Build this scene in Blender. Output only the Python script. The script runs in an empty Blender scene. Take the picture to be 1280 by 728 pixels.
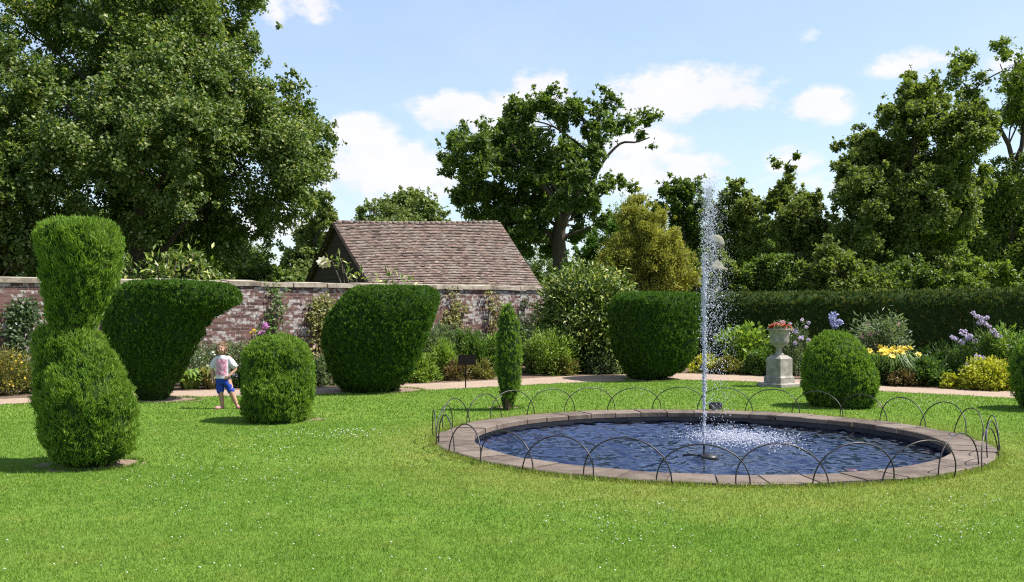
import bpy, math, random
import numpy as np
from mathutils import Vector, noise as mnoise

RNG = np.random.default_rng(7)
random.seed(7)
F_PX, CX, HY, EYE = 1240.0, 640.0, 385.0, 1.6     # focal length, centre column and horizon row of the 1280 px photograph
scn = bpy.context.scene
COL = scn.collection


def P(px, py, Y):
    return np.array([(px - CX) / F_PX * Y, Y, EYE - (py - HY) / F_PX * Y])


def G(px, py):
    Y = EYE * F_PX / (py - HY)
    return np.array([(px - CX) / F_PX * Y, Y, 0.0])


def unit(v):
    return v / np.maximum(np.linalg.norm(v, axis=-1, keepdims=True), 1e-9)


# ------------------------------------------------------------------ mesh tools
def build(name, parts, mats, parent=None, smooth=False):
    """parts: list of (V, F, rnd or None, material index). One mesh object."""
    vs, loops, sizes, rn, mi, sm = [], [], [], [], [], []
    off = 0
    for p in parts:
        V, F, r, m = p[:4]
        s = p[4] if len(p) > 4 else smooth
        V = np.asarray(V, dtype=np.float64).reshape(-1, 3)
        if isinstance(F, np.ndarray):
            loops.append((F + off).ravel()); sizes.append(np.full(len(F), F.shape[1])); nf = len(F)
        else:
            loops.append(np.concatenate([np.asarray(f) for f in F]) + off); sizes.append(np.array([len(f) for f in F])); nf = len(F)
        vs.append(V)
        rn.append(np.full(len(V), 0.5) if r is None else np.broadcast_to(np.asarray(r, dtype=float), (len(V),)))
        mi.append(np.full(nf, m)); sm.append(np.full(nf, s))
        off += len(V)
    V = np.concatenate(vs); L = np.concatenate(loops).astype(np.int32); S = np.concatenate(sizes).astype(np.int32)
    me = bpy.data.meshes.new(name)
    me.vertices.add(len(V)); me.vertices.foreach_set('co', V.astype(np.float32).ravel())
    me.loops.add(len(L)); me.loops.foreach_set('vertex_index', L)
    me.polygons.add(len(S))
    me.polygons.foreach_set('loop_start', np.concatenate([[0], np.cumsum(S)[:-1]]).astype(np.int32))
    for m in mats:
        me.materials.append(m)
    me.polygons.foreach_set('material_index', np.concatenate(mi).astype(np.int32))
    me.polygons.foreach_set('use_smooth', np.concatenate(sm).astype(bool))
    a = me.attributes.new('rnd', 'FLOAT', 'POINT'); a.data.foreach_set('value', np.concatenate(rn).astype(np.float32))
    me.update(calc_edges=True); me.validate()
    o = bpy.data.objects.new(name, me); COL.objects.link(o)
    if parent is not None:
        o.parent = parent
    return o


def tag(o, label=None, cat=None, group=None, kind=None):
    if label: o['label'] = label
    if cat: o['category'] = cat
    if group: o['group'] = group
    if kind: o['kind'] = kind
    return o


def thing(name, label, cat, loc=(0, 0, 0), group=None):
    o = bpy.data.objects.new(name, None); COL.objects.link(o)
    o.empty_display_size = 0.2
    o.location = tuple(float(c) for c in loc)
    return tag(o, label, cat, group)


def box(c, s, rz=0.0):
    c = np.asarray(c, float); s = np.asarray(s, float) / 2
    q = np.array([[-1, -1, -1], [1, -1, -1], [1, 1, -1], [-1, 1, -1], [-1, -1, 1], [1, -1, 1], [1, 1, 1], [-1, 1, 1]]) * s
    co, si = math.cos(rz), math.sin(rz)
    q = np.stack([q[:, 0] * co - q[:, 1] * si, q[:, 0] * si + q[:, 1] * co, q[:, 2]], 1) + c
    return q, np.array([[0, 3, 2, 1], [4, 5, 6, 7], [0, 1, 5, 4], [1, 2, 6, 5], [2, 3, 7, 6], [3, 0, 4, 7]])


def tube(pts, rad, seg=8, cap=True):
    pts = np.asarray(pts, float); n = len(pts)
    rad = np.broadcast_to(np.asarray(rad, float), (n,))
    T = unit(np.gradient(pts, axis=0))
    ref = np.array([0.0, 0.0, 1.0]) if abs(T[0][2]) < 0.9 else np.array([1.0, 0.0, 0.0])
    N = ref - T[0] * np.dot(ref, T[0]); N /= np.linalg.norm(N)
    a = np.linspace(0, 2 * math.pi, seg, endpoint=False)
    V = []
    for i in range(n):
        N = N - T[i] * np.dot(N, T[i]); N /= np.linalg.norm(N)
        B = np.cross(T[i], N)
        V.append(pts[i] + rad[i] * (np.cos(a)[:, None] * N + np.sin(a)[:, None] * B))
    V = np.concatenate(V); F = []
    for i in range(n - 1):
        for k in range(seg):
            k2 = (k + 1) % seg
            F.append([i * seg + k, i * seg + k2, (i + 1) * seg + k2, (i + 1) * seg + k])
    if cap:
        F.append(list(range(seg))[::-1]); F.append([(n - 1) * seg + k for k in range(seg)])
    return V, F


def curve(pts, n=16):
    pts = np.asarray(pts, float)
    if len(pts) == 2:
        t = np.linspace(0, 1, n)[:, None]; return pts[0] * (1 - t) + pts[1] * t
    t = np.linspace(0, len(pts) - 1, n); out = []
    for x in t:
        i = min(int(x), len(pts) - 2); u = x - i
        p0 = pts[max(i - 1, 0)]; p1 = pts[i]; p2 = pts[i + 1]; p3 = pts[min(i + 2, len(pts) - 1)]
        out.append(0.5 * ((2 * p1) + (p2 - p0) * u + (2 * p0 - 5 * p1 + 4 * p2 - p3) * u * u + (3 * p1 - p0 - 3 * p2 + p3) * u ** 3))
    return np.array(out)


def lathe(prof, seg=32, c=(0, 0, 0)):
    prof = np.asarray(prof, float); a = np.linspace(0, 2 * math.pi, seg, endpoint=False)
    V = np.concatenate([np.stack([r * np.cos(a), r * np.sin(a), np.full(seg, z)], 1) for r, z in prof]) + np.asarray(c, float)
    F = []
    for i in range(len(prof) - 1):
        for k in range(seg):
            k2 = (k + 1) % seg
            F.append([i * seg + k, i * seg + k2, (i + 1) * seg + k2, (i + 1) * seg + k])
    F.append(list(range(seg))[::-1]); F.append([(len(prof) - 1) * seg + k for k in range(seg)])
    return V, F


def ico(n=1):
    import bmesh
    bm = bmesh.new(); bmesh.ops.create_icosphere(bm, subdivisions=n, radius=1.0)
    V = np.array([v.co[:] for v in bm.verts]); Fc = np.array([[v.index for v in f.verts] for f in bm.faces]); bm.free()
    return V, Fc


ICO1, ICO2, ICO3 = ico(1), ico(2), ico(3)


def blobs(C, R, base=ICO1):
    """many little ellipsoids; R is (n,3)"""
    V0, F0 = base
    V = (C[:, None, :] + V0[None] * R[:, None, :]).reshape(-1, 3)
    Fc = (F0[None] + (np.arange(len(C)) * len(V0))[:, None, None]).reshape(-1, F0.shape[1])
    return V, Fc


def leaves(Pn, D, N, L, W, rnd=None, fold=0.0):
    """diamond leaves: base, side, tip, side"""
    n = len(Pn); D = unit(D); S = unit(np.cross(D, N)); U = unit(np.cross(S, D))
    L = np.broadcast_to(L, (n,))[:, None]; W = np.broadcast_to(W, (n,))[:, None]
    m = Pn + D * L * 0.45 + U * L * fold
    V = np.stack([Pn, m + S * W / 2, Pn + D * L, m - S * W / 2], 1).reshape(-1, 3)
    Fq = np.arange(n * 4).reshape(n, 4)
    r = RNG.random(n) if rnd is None else rnd
    return V, Fq, np.repeat(r, 4)


def blades(Pn, D, L, W, rnd=None):
    n = len(Pn); D = unit(D)
    S = unit(np.cross(D, RNG.normal(size=(n, 3))))
    L = np.broadcast_to(L, (n,))[:, None]; W = np.broadcast_to(W, (n,))[:, None]
    V = np.stack([Pn - S * W / 2, Pn + S * W / 2, Pn + D * L], 1).reshape(-1, 3)
    r = RNG.random(n) if rnd is None else rnd
    return V, np.arange(n * 3).reshape(n, 3), np.repeat(r, 3)


def rdir(n):
    return unit(RNG.normal(size=(n, 3)))


def tri_sample(V, F, n=None, density=None):
    T = []
    for f in F:
        for k in range(1, len(f) - 1):
            T.append((f[0], f[k], f[k + 1]))
    T = np.array(T); A, B, C = V[T[:, 0]], V[T[:, 1]], V[T[:, 2]]
    nr = np.cross(B - A, C - A); ar = np.linalg.norm(nr, axis=1) / 2
    if n is None: n = int(ar.sum() * density)
    i = RNG.choice(len(T), n, p=ar / ar.sum()); u = RNG.random((n, 2)); f = u.sum(1) > 1; u[f] = 1 - u[f]
    return A[i] + (B[i] - A[i]) * u[:, :1] + (C[i] - A[i]) * u[:, 1:], unit(nr[i])


def nz(p, s=1.0):
    return mnoise.noise(Vector((p[0] * s, p[1] * s, p[2] * s)))


# ------------------------------------------------------------------ materials
def new_mat(name):
    m = bpy.data.materials.new(name); m.use_nodes = True
    nt = m.node_tree; b = nt.nodes['Principled BSDF']
    return m, nt, b


def N(nt, t, **kw):
    n = nt.nodes.new(t)
    for k, v in kw.items(): setattr(n, k, v)
    return n


def ramp(nt, fac, stops, interp='LINEAR'):
    r = N(nt, 'ShaderNodeValToRGB'); r.color_ramp.interpolation = interp
    e = r.color_ramp.elements
    while len(e) < len(stops): e.new(0.5)
    for k, (p, c) in zip(e, stops):
        k.position = p; k.color = (*c, 1) if len(c) == 3 else c
    nt.links.new(fac, r.inputs[0]); return r.outputs[0]


def mix(nt, fac, a, b, typ='MIX'):
    m = N(nt, 'ShaderNodeMix', data_type='RGBA', blend_type=typ)
    for s, v in ((m.inputs[0], fac), (m.inputs[6], a), (m.inputs[7], b)):
        if isinstance(v, (int, float)): s.default_value = v
        elif isinstance(v, tuple): s.default_value = (*v, 1)
        else: nt.links.new(v, s)
    return m.outputs[2]


def tex_noise(nt, scale, detail=4, rough=0.55, coord='Object', vec=None):
    n = N(nt, 'ShaderNodeTexNoise'); n.inputs['Scale'].default_value = scale
    n.inputs['Detail'].default_value = detail; n.inputs['Roughness'].default_value = rough
    if vec is None:
        tc = N(nt, 'ShaderNodeTexCoord'); vec = tc.outputs[coord]
    nt.links.new(vec, n.inputs['Vector'])
    return n.outputs[0]


def bump(nt, b, h, strength=0.4, dist=0.02):
    bn = N(nt, 'ShaderNodeBump'); bn.inputs['Strength'].default_value = strength; bn.inputs['Distance'].default_value = dist
    nt.links.new(h, bn.inputs['Height']); nt.links.new(bn.outputs[0], b.inputs['Normal'])


def leaf_mat(name, stops, transl=0.3, rough=0.5, spec=0.35, patch=None, tcol=1.6):
    """leaf-to-leaf colour differences come from the per-leaf 'rnd' value; patch = (noise scale, colour, amount)"""
    m, nt, b = new_mat(name)
    at = N(nt, 'ShaderNodeAttribute', attribute_name='rnd')
    c = ramp(nt, at.outputs['Fac'], stops)
    if patch:
        f = tex_noise(nt, patch[0], 3)
        f = ramp(nt, f, [(0.42, (0, 0, 0)), (0.62, (patch[2],) * 3)])
        c = mix(nt, f, c, patch[1])
    nt.links.new(c, b.inputs['Base Color'])
    b.inputs['Roughness'].default_value = rough; b.inputs['Specular IOR Level'].default_value = spec
    t = N(nt, 'ShaderNodeBsdfTranslucent')
    tc = mix(nt, 1.0, c, (tcol, tcol * 1.05, tcol * 0.55), 'MULTIPLY'); nt.links.new(tc, t.inputs[0])
    ms = N(nt, 'ShaderNodeMixShader'); ms.inputs[0].default_value = transl
    nt.links.new(b.outputs[0], ms.inputs[1]); nt.links.new(t.outputs[0], ms.inputs[2])
    nt.links.new(ms.outputs[0], nt.nodes['Material Output'].inputs[0])
    return m


def plain(name, col, rough=0.6, spec=0.4, var=0.0, vs=8.0, bmp=0.0, metal=0.0):
    m, nt, b = new_mat(name)
    b.inputs['Roughness'].default_value = rough; b.inputs['Specular IOR Level'].default_value = spec; b.inputs['Metallic'].default_value = metal
    n = tex_noise(nt, vs, 5)
    lo = tuple(max(0, c * (1 - var)) for c in col); hi = tuple(min(1, c * (1 + var)) for c in col)
    nt.links.new(ramp(nt, n, [(0.3, lo), (0.7, hi)]), b.inputs['Base Color'])
    if bmp: bump(nt, b, n, bmp)
    return m


M = {}
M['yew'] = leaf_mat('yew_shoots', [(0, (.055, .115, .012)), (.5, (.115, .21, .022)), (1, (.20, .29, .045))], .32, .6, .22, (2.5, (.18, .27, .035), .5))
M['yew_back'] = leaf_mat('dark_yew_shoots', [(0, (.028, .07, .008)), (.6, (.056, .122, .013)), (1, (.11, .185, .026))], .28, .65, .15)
M['yew_core'] = plain('yew_inner_twigs', (.02, .04, .008), .9, .1, .4, 20)
M['hedge'] = leaf_mat('hedge_shoots', [(0, (.028, .052, .012)), (.6, (.055, .092, .016)), (1, (.19, .18, .035))], .2, .6, .2)
M['lime'] = leaf_mat('lime_leaves', [(0, (.040, .076, .012)), (.5, (.076, .126, .02)), (.78, (.14, .185, .04)), (1, (.30, .31, .13))], .32, .5, .3)
M['oak'] = leaf_mat('oak_leaves', [(0, (.045, .08, .014)), (.6, (.088, .14, .022)), (1, (.15, .20, .042))], .38, .5, .3)
M['ash'] = leaf_mat('ash_leaves', [(0, (.07, .11, .013)), (.6, (.12, .175, .022)), (1, (.19, .235, .04))], .35, .5, .35)
M['far'] = leaf_mat('distant_leaves', [(0, (.09, .125, .03)), (.6, (.135, .175, .045)), (1, (.20, .23, .07))], .3, .6, .25)
M['olive'] = leaf_mat('olive_tree_leaves', [(0, (.065, .09, .016)), (.6, (.125, .165, .03)), (1, (.19, .225, .055))], .38, .55, .28)
M['gold'] = leaf_mat('golden_cypress_sprays', [(0, (.15, .16, .028)), (.5, (.26, .265, .042)), (1, (.40, .37, .06))], .3, .6, .2, (0.8, (.15, .16, .035), .5))
M['laurel'] = leaf_mat('variegated_leaves', [(0, (.03, .062, .010)), (.5, (.07, .12, .016)), (.78, (.20, .25, .045)), (1, (.48, .49, .17))], .22, .45, .4)
M['magnolia'] = leaf_mat('magnolia_leaves', [(0, (.04, .085, .012)), (.4, (.10, .16, .02)), (.75, (.26, .31, .06)), (1, (.48, .48, .2))], .22, .4, .45)
M['bark'] = plain('bark', (.07, .055, .042), .9, .15, .4, 14, .8)
M['stem'] = plain('green_stem', (.07, .11, .03), .7, .3, .3, 30)
M['wood'] = plain('yew_stem_wood', (.10, .062, .042), .9, .15, .4, 25, .6)
G_ = lambda n, a, b, c, t=.3: leaf_mat(n, [(0, a), (.6, b), (1, c)], t, .5, .35)
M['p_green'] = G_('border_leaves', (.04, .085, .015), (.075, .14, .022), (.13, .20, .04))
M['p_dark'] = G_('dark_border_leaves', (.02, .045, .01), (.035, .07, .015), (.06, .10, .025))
M['p_bright'] = G_('bright_border_leaves', (.09, .16, .02), (.15, .24, .03), (.26, .33, .06))
M['p_gold'] = G_('golden_border_leaves', (.20, .23, .02), (.34, .35, .03), (.50, .48, .07))
M['p_grey'] = G_('grey_green_leaves', (.07, .11, .05), (.12, .165, .075), (.22, .26, .15))
M['p_olive'] = G_('olive_border_leaves', (.09, .10, .025), (.16, .17, .04), (.27, .23, .07))
M['p_brown'] = G_('bronze_border_leaves', (.08, .06, .025), (.14, .10, .04), (.20, .16, .06))
for k, a in dict(white=(.8, .8, .72), yellow=(.8, .55, .03), daylily=(.85, .66, .10), lilac=(.55, .46, .72), pink=(.72, .40, .50), magenta=(.62, .22, .60), red=(.65, .05, .035), blue=(.36, .38, .72), purple=(.25, .10, .30), orange=(.75, .26, .05), cream=(.8, .75, .55)).items():
    M['f_' + k] = G_(k + '_petals', tuple(x * .6 for x in a), tuple(x * .8 for x in a), tuple(min(.9, x * .95) for x in a), .25)

# lawn
def lawn_colour(nt, vec):
    a = tex_noise(nt, 0.55, 4, .6, vec=vec); b_ = tex_noise(nt, 2.3, 4, .6, vec=vec); c_ = tex_noise(nt, 11.0, 3, .6, vec=vec)
    c = mix(nt, ramp(nt, a, [(.35, (0, 0, 0)), (.65, (1, 1, 1))]), (.108, .208, .024), (.152, .245, .037))
    c = mix(nt, ramp(nt, b_, [(.5, (0, 0, 0)), (.72, (.5,) * 3)]), c, (.21, .25, .05))
    c = mix(nt, ramp(nt, c_, [(.40, (.55,) * 3), (.55, (0, 0, 0))]), c, (.084, .16, .017))
    # drier, yellower turf close round the pool
    vm = N(nt, 'ShaderNodeVectorMath', operation='DISTANCE'); vm.inputs[1].default_value = (2.317, 11.6, 0)
    nt.links.new(vec, vm.inputs[0])
    mr = N(nt, 'ShaderNodeMapRange'); mr.inputs['From Min'].default_value = 3.2; mr.inputs['From Max'].default_value = 4.6
    mr.inputs['To Min'].default_value = .5; mr.inputs['To Max'].default_value = 0
    nt.links.new(vm.outputs['Value'], mr.inputs['Value'])
    mm = N(nt, 'ShaderNodeMath', operation='MULTIPLY'); nt.links.new(mr.outputs[0], mm.inputs[0])
    nt.links.new(ramp(nt, b_, [(.25, (.4,) * 3), (.6, (1, 1, 1))]), mm.inputs[1])
    return mix(nt, mm.outputs[0], c, (.255, .245, .065))


m, nt, b = new_mat('lawn_turf'); tc = N(nt, 'ShaderNodeTexCoord')
nt.links.new(mix(nt, .35, lawn_colour(nt, tc.outputs['Object']), (.06, .10, .015)), b.inputs['Base Color']); b.inputs['Roughness'].default_value = .95
b.inputs['Specular IOR Level'].default_value = .1
bump(nt, b, tex_noise(nt, 70, 3), .6, .03); M['lawn'] = m
m, nt, b = new_mat('grass_blades'); tc = N(nt, 'ShaderNodeTexCoord')
at = N(nt, 'ShaderNodeAttribute', attribute_name='rnd')
c = mix(nt, 1.0, lawn_colour(nt, tc.outputs['Object']), ramp(nt, at.outputs['Fac'], [(0, (.80, .86, .8)), (.6, (1.05, 1.04, 1)), (.93, (1.25, 1.2, 1.2)), (1, (1.9, 1.65, 2.6))]), 'MULTIPLY')
nt.links.new(c, b.inputs['Base Color']); b.inputs['Roughness'].default_value = .55; b.inputs['Specular IOR Level'].default_value = .3
t = N(nt, 'ShaderNodeBsdfTranslucent'); nt.links.new(mix(nt, 1.0, c, (1.5, 1.5, .8), 'MULTIPLY'), t.inputs[0])
ms = N(nt, 'ShaderNodeMixShader'); ms.inputs[0].default_value = .35
nt.links.new(b.outputs[0], ms.inputs[1]); nt.links.new(t.outputs[0], ms.inputs[2]); nt.links.new(ms.outputs[0], nt.nodes['Material Output'].inputs[0])
M['grass'] = m

# gravel and soil
m, nt, b = new_mat('path_gravel')
n1 = tex_noise(nt, 60, 3); n2 = tex_noise(nt, 1.5, 3)
c = ramp(nt, n1, [(.3, (.18, .122, .085)), (.5, (.30, .22, .16)), (.7, (.41, .325, .25))])
nt.links.new(mix(nt, ramp(nt, n2, [(.4, (0, 0, 0)), (.7, (.5,) * 3)]), c, (.235, .175, .135)), b.inputs['Base Color'])
b.inputs['Roughness'].default_value = .95; bump(nt, b, n1, .8, .02); M['gravel'] = m
M['soil'] = plain('bare_soil', (.12, .085, .062), .95, .1, .45, 18, .8)
M['drysoil'] = plain('dry_soil', (.20, .145, .11), .95, .1, .5, 22, .8)

# stone
m, nt, b = new_mat('coping_stone')
at = N(nt, 'ShaderNodeAttribute', attribute_name='rnd')
c = ramp(nt, at.outputs['Fac'], [(0, (.058, .041, .03)), (.5, (.098, .072, .054)), (1, (.16, .125, .098))])
n1 = tex_noise(nt, 5, 6, .65); n2 = tex_noise(nt, 30, 4)
c = mix(nt, ramp(nt, n1, [(.4, (0, 0, 0)), (.65, (.7,) * 3)]), c, (.175, .14, .112))
c = mix(nt, ramp(nt, n1, [(.28, (.7,) * 3), (.42, (0, 0, 0))]), c, (.075, .055, .05))
c = mix(nt, ramp(nt, n2, [(.35, (.35,) * 3), (.55, (0, 0, 0))]), c, (.07, .05, .042))
nt.links.new(c, b.inputs['Base Color']); b.inputs['Roughness'].default_value = .7; b.inputs['Specular IOR Level'].default_value = .3
bump(nt, b, n2, .5, .01); M['coping'] = m
m, nt, b = new_mat('weathered_stone')
n1 = tex_noise(nt, 7, 6, .65); n2 = tex_noise(nt, 26, 4)
c = ramp(nt, n1, [(.3, (.13, .115, .10)), (.5, (.25, .23, .20)), (.7, (.40, .375, .33))])
c = mix(nt, ramp(nt, n2, [(.32, (.6,) * 3), (.5, (0, 0, 0))]), c, (.14, .125, .10))
nt.links.new(c, b.inputs['Base Color']); b.inputs['Roughness'].default_value = .85; bump(nt, b, n2, .5, .01); M['stone'] = m
m, nt, b = new_mat('wall_coping_stone')
n1 = tex_noise(nt, 3, 6, .65); n2 = tex_noise(nt, 22, 4)
c = ramp(nt, n1, [(.36, (.11, .09, .07)), (.5, (.26, .22, .17)), (.66, (.38, .335, .275))])
c = mix(nt, ramp(nt, n2, [(.3, (.6,) * 3), (.48, (0, 0, 0))]), c, (.20, .165, .11))
nt.links.new(c, b.inputs['Base Color']); b.inputs['Roughness'].default_value = .9; bump(nt, b, n2, .5, .015); M['wallcap'] = m
# old brick with lichen
m, nt, b = new_mat('old_brick')
tc = N(nt, 'ShaderNodeTexCoord'); sp = N(nt, 'ShaderNodeSeparateXYZ'); cb = N(nt, 'ShaderNodeCombineXYZ')
nt.links.new(tc.outputs['Object'], sp.inputs[0])
ad = N(nt, 'ShaderNodeMath', operation='ADD'); nt.links.new(sp.outputs[0], ad.inputs[0]); nt.links.new(sp.outputs[1], ad.inputs[1])
nt.links.new(ad.outputs[0], cb.inputs[0]); nt.links.new(sp.outputs[2], cb.inputs[1])
br = N(nt, 'ShaderNodeTexBrick'); nt.links.new(cb.outputs[0], br.inputs['Vector'])
br.inputs['Scale'].default_value = 1; br.inputs['Brick Width'].default_value = .225; br.inputs['Row Height'].default_value = .072
br.inputs['Mortar Size'].default_value = .007; br.inputs['Color1'].default_value = (0, 0, 0, 1); br.inputs['Color2'].default_value = (1, 1, 1, 1)
br.inputs['Mortar'].default_value = (.5, .5, .5, 1); br.inputs['Mortar Smooth'].default_value = .2
c = ramp(nt, br.outputs['Color'], [(0, (.06, .036, .034)), (.35, (.125, .068, .058)), (.6, (.175, .096, .078)), (1, (.11, .064, .058))])
n0 = tex_noise(nt, 9, 4, .6); n1 = tex_noise(nt, 1.3, 5, .65); n2 = tex_noise(nt, 14, 4, .6)
s = N(nt, 'ShaderNodeMath', operation='MULTIPLY_ADD'); s.inputs[1].default_value = .28; nt.links.new(br.outputs['Color'], s.inputs[0]); nt.links.new(n0, s.inputs[2])
s2 = N(nt, 'ShaderNodeMath', operation='MULTIPLY_ADD'); s2.inputs[1].default_value = .75; nt.links.new(n1, s2.inputs[0]); nt.links.new(s.outputs[0], s2.inputs[2])
zr = N(nt, 'ShaderNodeMapRange'); zr.inputs['From Min'].default_value = .6; zr.inputs['From Max'].default_value = 2.1; zr.inputs['To Min'].default_value = -.06; zr.inputs['To Max'].default_value = .03
nt.links.new(sp.outputs[2], zr.inputs['Value'])
s3 = N(nt, 'ShaderNodeMath', operation='ADD'); nt.links.new(s2.outputs[0], s3.inputs[0]); nt.links.new(zr.outputs[0], s3.inputs[1])
lich = ramp(nt, s3.outputs[0], [(1.02, (0, 0, 0)), (1.0, (0, 0, 0))])
lr = N(nt, 'ShaderNodeMapRange'); lr.inputs['From Min'].default_value = 1.03; lr.inputs['From Max'].default_value = 1.11; nt.links.new(s3.outputs[0], lr.inputs['Value'])
c = mix(nt, ramp(nt, n2, [(.45, (0, 0, 0)), (.62, (.6,) * 3)]), c, (.11, .07, .065))
c = mix(nt, br.outputs['Fac'], c, (.17, .125, .11))
c = mix(nt, lr.outputs[0], c, ramp(nt, n2, [(.3, (.16, .14, .135)), (.6, (.40, .37, .35))]))
nt.links.new(c, b.inputs['Base Color']); b.inputs['Roughness'].default_value = .95; b.inputs['Specular IOR Level'].default_value = .15
inv = N(nt, 'ShaderNodeMath', operation='SUBTRACT'); inv.inputs[0].default_value = 1; nt.links.new(br.outputs['Fac'], inv.inputs[1])
hs = N(nt, 'ShaderNodeMath', operation='MULTIPLY_ADD'); hs.inputs[1].default_value = .6; nt.links.new(n2, hs.inputs[0]); nt.links.new(inv.outputs[0], hs.inputs[2])
bump(nt, b, hs.outputs[0], .9, .015); M['brick'] = m
# roof tiles, boards
m, nt, b = new_mat('clay_roof_tiles')
at = N(nt, 'ShaderNodeAttribute', attribute_name='rnd')
c = ramp(nt, at.outputs['Fac'], [(0, (.08, .056, .048)), (.4, (.155, .11, .092)), (.75, (.21, .156, .132)), (.95, (.205, .125, .10)), (1, (.32, .26, .22))])
n1 = tex_noise(nt, 1.3, 5, .65); n2 = tex_noise(nt, 9, 4)
c = mix(nt, ramp(nt, n1, [(.47, (0, 0, 0)), (.62, (.6,) * 3)]), c, (.22, .185, .16))
c = mix(nt, ramp(nt, n2, [(.35, (.5,) * 3), (.5, (0, 0, 0))]), c, (.13, .10, .075))
nt.links.new(c, b.inputs['Base Color']); b.inputs['Roughness'].default_value = .9; M['tiles'] = m
M['boards'] = plain('dark_weatherboard', (.035, .024, .020), .85, .2, .35, 6)
M['iron'] = plain('painted_iron_wire', (.022, .017, .019), .45, .5, .4, 40)
M['black'] = plain('black_metal', (.015, .014, .016), .4, .5, .2, 20)
M['sign'] = plain('dark_sign_board', (.014, .010, .009), .8, .15, .3, 20)
M['basin'] = plain('dark_wet_basin_stone', (.02, .022, .03), .5, .5, .4, 6)
M['finial'] = plain('pale_lichened_stone', (.17, .165, .12), .9, .2, .3, 8, .4)
# water
m, nt, b = new_mat('pond_water'); nt.nodes.remove(b)
tr = N(nt, 'ShaderNodeBsdfTransparent'); tr.inputs[0].default_value = (.45, .55, .80, 1)
gl = N(nt, 'ShaderNodeBsdfGlossy'); gl.inputs[0].default_value = (1, 1, 1, 1); gl.inputs['Roughness'].default_value = .07
fr = N(nt, 'ShaderNodeFresnel'); fr.inputs[0].default_value = 1.34
bn = N(nt, 'ShaderNodeBump'); bn.inputs['Strength'].default_value = .3; bn.inputs['Distance'].default_value = .02
nt.links.new(tex_noise(nt, 7, 3, .5), bn.inputs['Height'])
nt.links.new(bn.outputs[0], gl.inputs['Normal']); nt.links.new(bn.outputs[0], fr.inputs['Normal'])
ms = N(nt, 'ShaderNodeMixShader'); nt.links.new(fr.outputs[0], ms.inputs[0]); nt.links.new(tr.outputs[0], ms.inputs[1]); nt.links.new(gl.outputs[0], ms.inputs[2])
nt.links.new(ms.outputs[0], nt.nodes['Material Output'].inputs[0]); M['water'] = m
m, nt, b = new_mat('falling_water')
b.inputs['Base Color'].default_value = (.58, .60, .68, 1); b.inputs['Roughness'].default_value = .12; b.inputs['IOR'].default_value = 1.33
tr = N(nt, 'ShaderNodeBsdfTransparent'); tr.inputs[0].default_value = (.95, .97, 1, 1); ms = N(nt, 'ShaderNodeMixShader'); ms.inputs[0].default_value = .35
nt.links.new(b.outputs[0], ms.inputs[1]); nt.links.new(tr.outputs[0], ms.inputs[2]); nt.links.new(ms.outputs[0], nt.nodes['Material Output'].inputs[0]); M['spray'] = m
# child
M['skin'] = plain('skin', (.40, .225, .16), .55, .35, .08, 20)
M['hair'] = leaf_mat('light_brown_hair', [(0, (.11, .06, .032)), (.6, (.24, .145, .08)), (1, (.42, .30, .18))], .15, .45, .4)
m, nt, b = new_mat('white_shirt_pink_print')
tc = N(nt, 'ShaderNodeTexCoord'); sp = N(nt, 'ShaderNodeSeparateXYZ'); nt.links.new(tc.outputs['Object'], sp.inputs[0])
def band(sock, lo, hi, soft):
    a = N(nt, 'ShaderNodeMapRange', interpolation_type='SMOOTHSTEP'); a.inputs['From Min'].default_value = lo - soft; a.inputs['From Max'].default_value = lo + soft; nt.links.new(sock, a.inputs['Value'])
    c_ = N(nt, 'ShaderNodeMapRange', interpolation_type='SMOOTHSTEP'); c_.inputs['From Min'].default_value = hi - soft; c_.inputs['From Max'].default_value = hi + soft; c_.inputs['To Min'].default_value = 1; c_.inputs['To Max'].default_value = 0; nt.links.new(sock, c_.inputs['Value'])
    mm = N(nt, 'ShaderNodeMath', operation='MULTIPLY'); nt.links.new(a.outputs[0], mm.inputs[0]); nt.links.new(c_.outputs[0], mm.inputs[1]); return mm.outputs[0]
m1 = N(nt, 'ShaderNodeMath', operation='MULTIPLY'); nt.links.new(band(sp.outputs[0], -.115, .055, .02), m1.inputs[0]); nt.links.new(band(sp.outputs[2], .53, .79, .02), m1.inputs[1])
m2 = N(nt, 'ShaderNodeMath', operation='MULTIPLY'); nt.links.new(m1.outputs[0], m2.inputs[0]); nt.links.new(band(sp.outputs[1], -.5, -.01, .02), m2.inputs[1])
pn = tex_noise(nt, 26, 3)
pk = ramp(nt, pn, [(.42, (.48, .15, .26)), (.5, (.56, .28, .38)), (.62, (.58, .38, .46))])
nt.links.new(mix(nt, m2.outputs[0], (.56, .53, .56), pk), b.inputs['Base Color']); b.inputs['Roughness'].default_value = .85; b.inputs['Specular IOR Level'].default_value = .15
M['shirt'] = m
M['shorts'] = plain('bright_blue_cotton', (.02, .05, .31), .8, .2, .25, 18)
M['shoe'] = plain('pink_shoe', (.42, .16, .18), .6, .3, .2, 20)
M['dark'] = plain('dark_eye', (.03, .02, .018), .3, .5)
M['lip'] = plain('lips', (.45, .17, .15), .5, .4)
M['fish'] = plain('orange_fish', (.62, .17, .07), .35, .5, .25, 20)
M['clover'] = plain('clover_heads', (.48, .48, .40), .8, .2, .15, 40)

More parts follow.
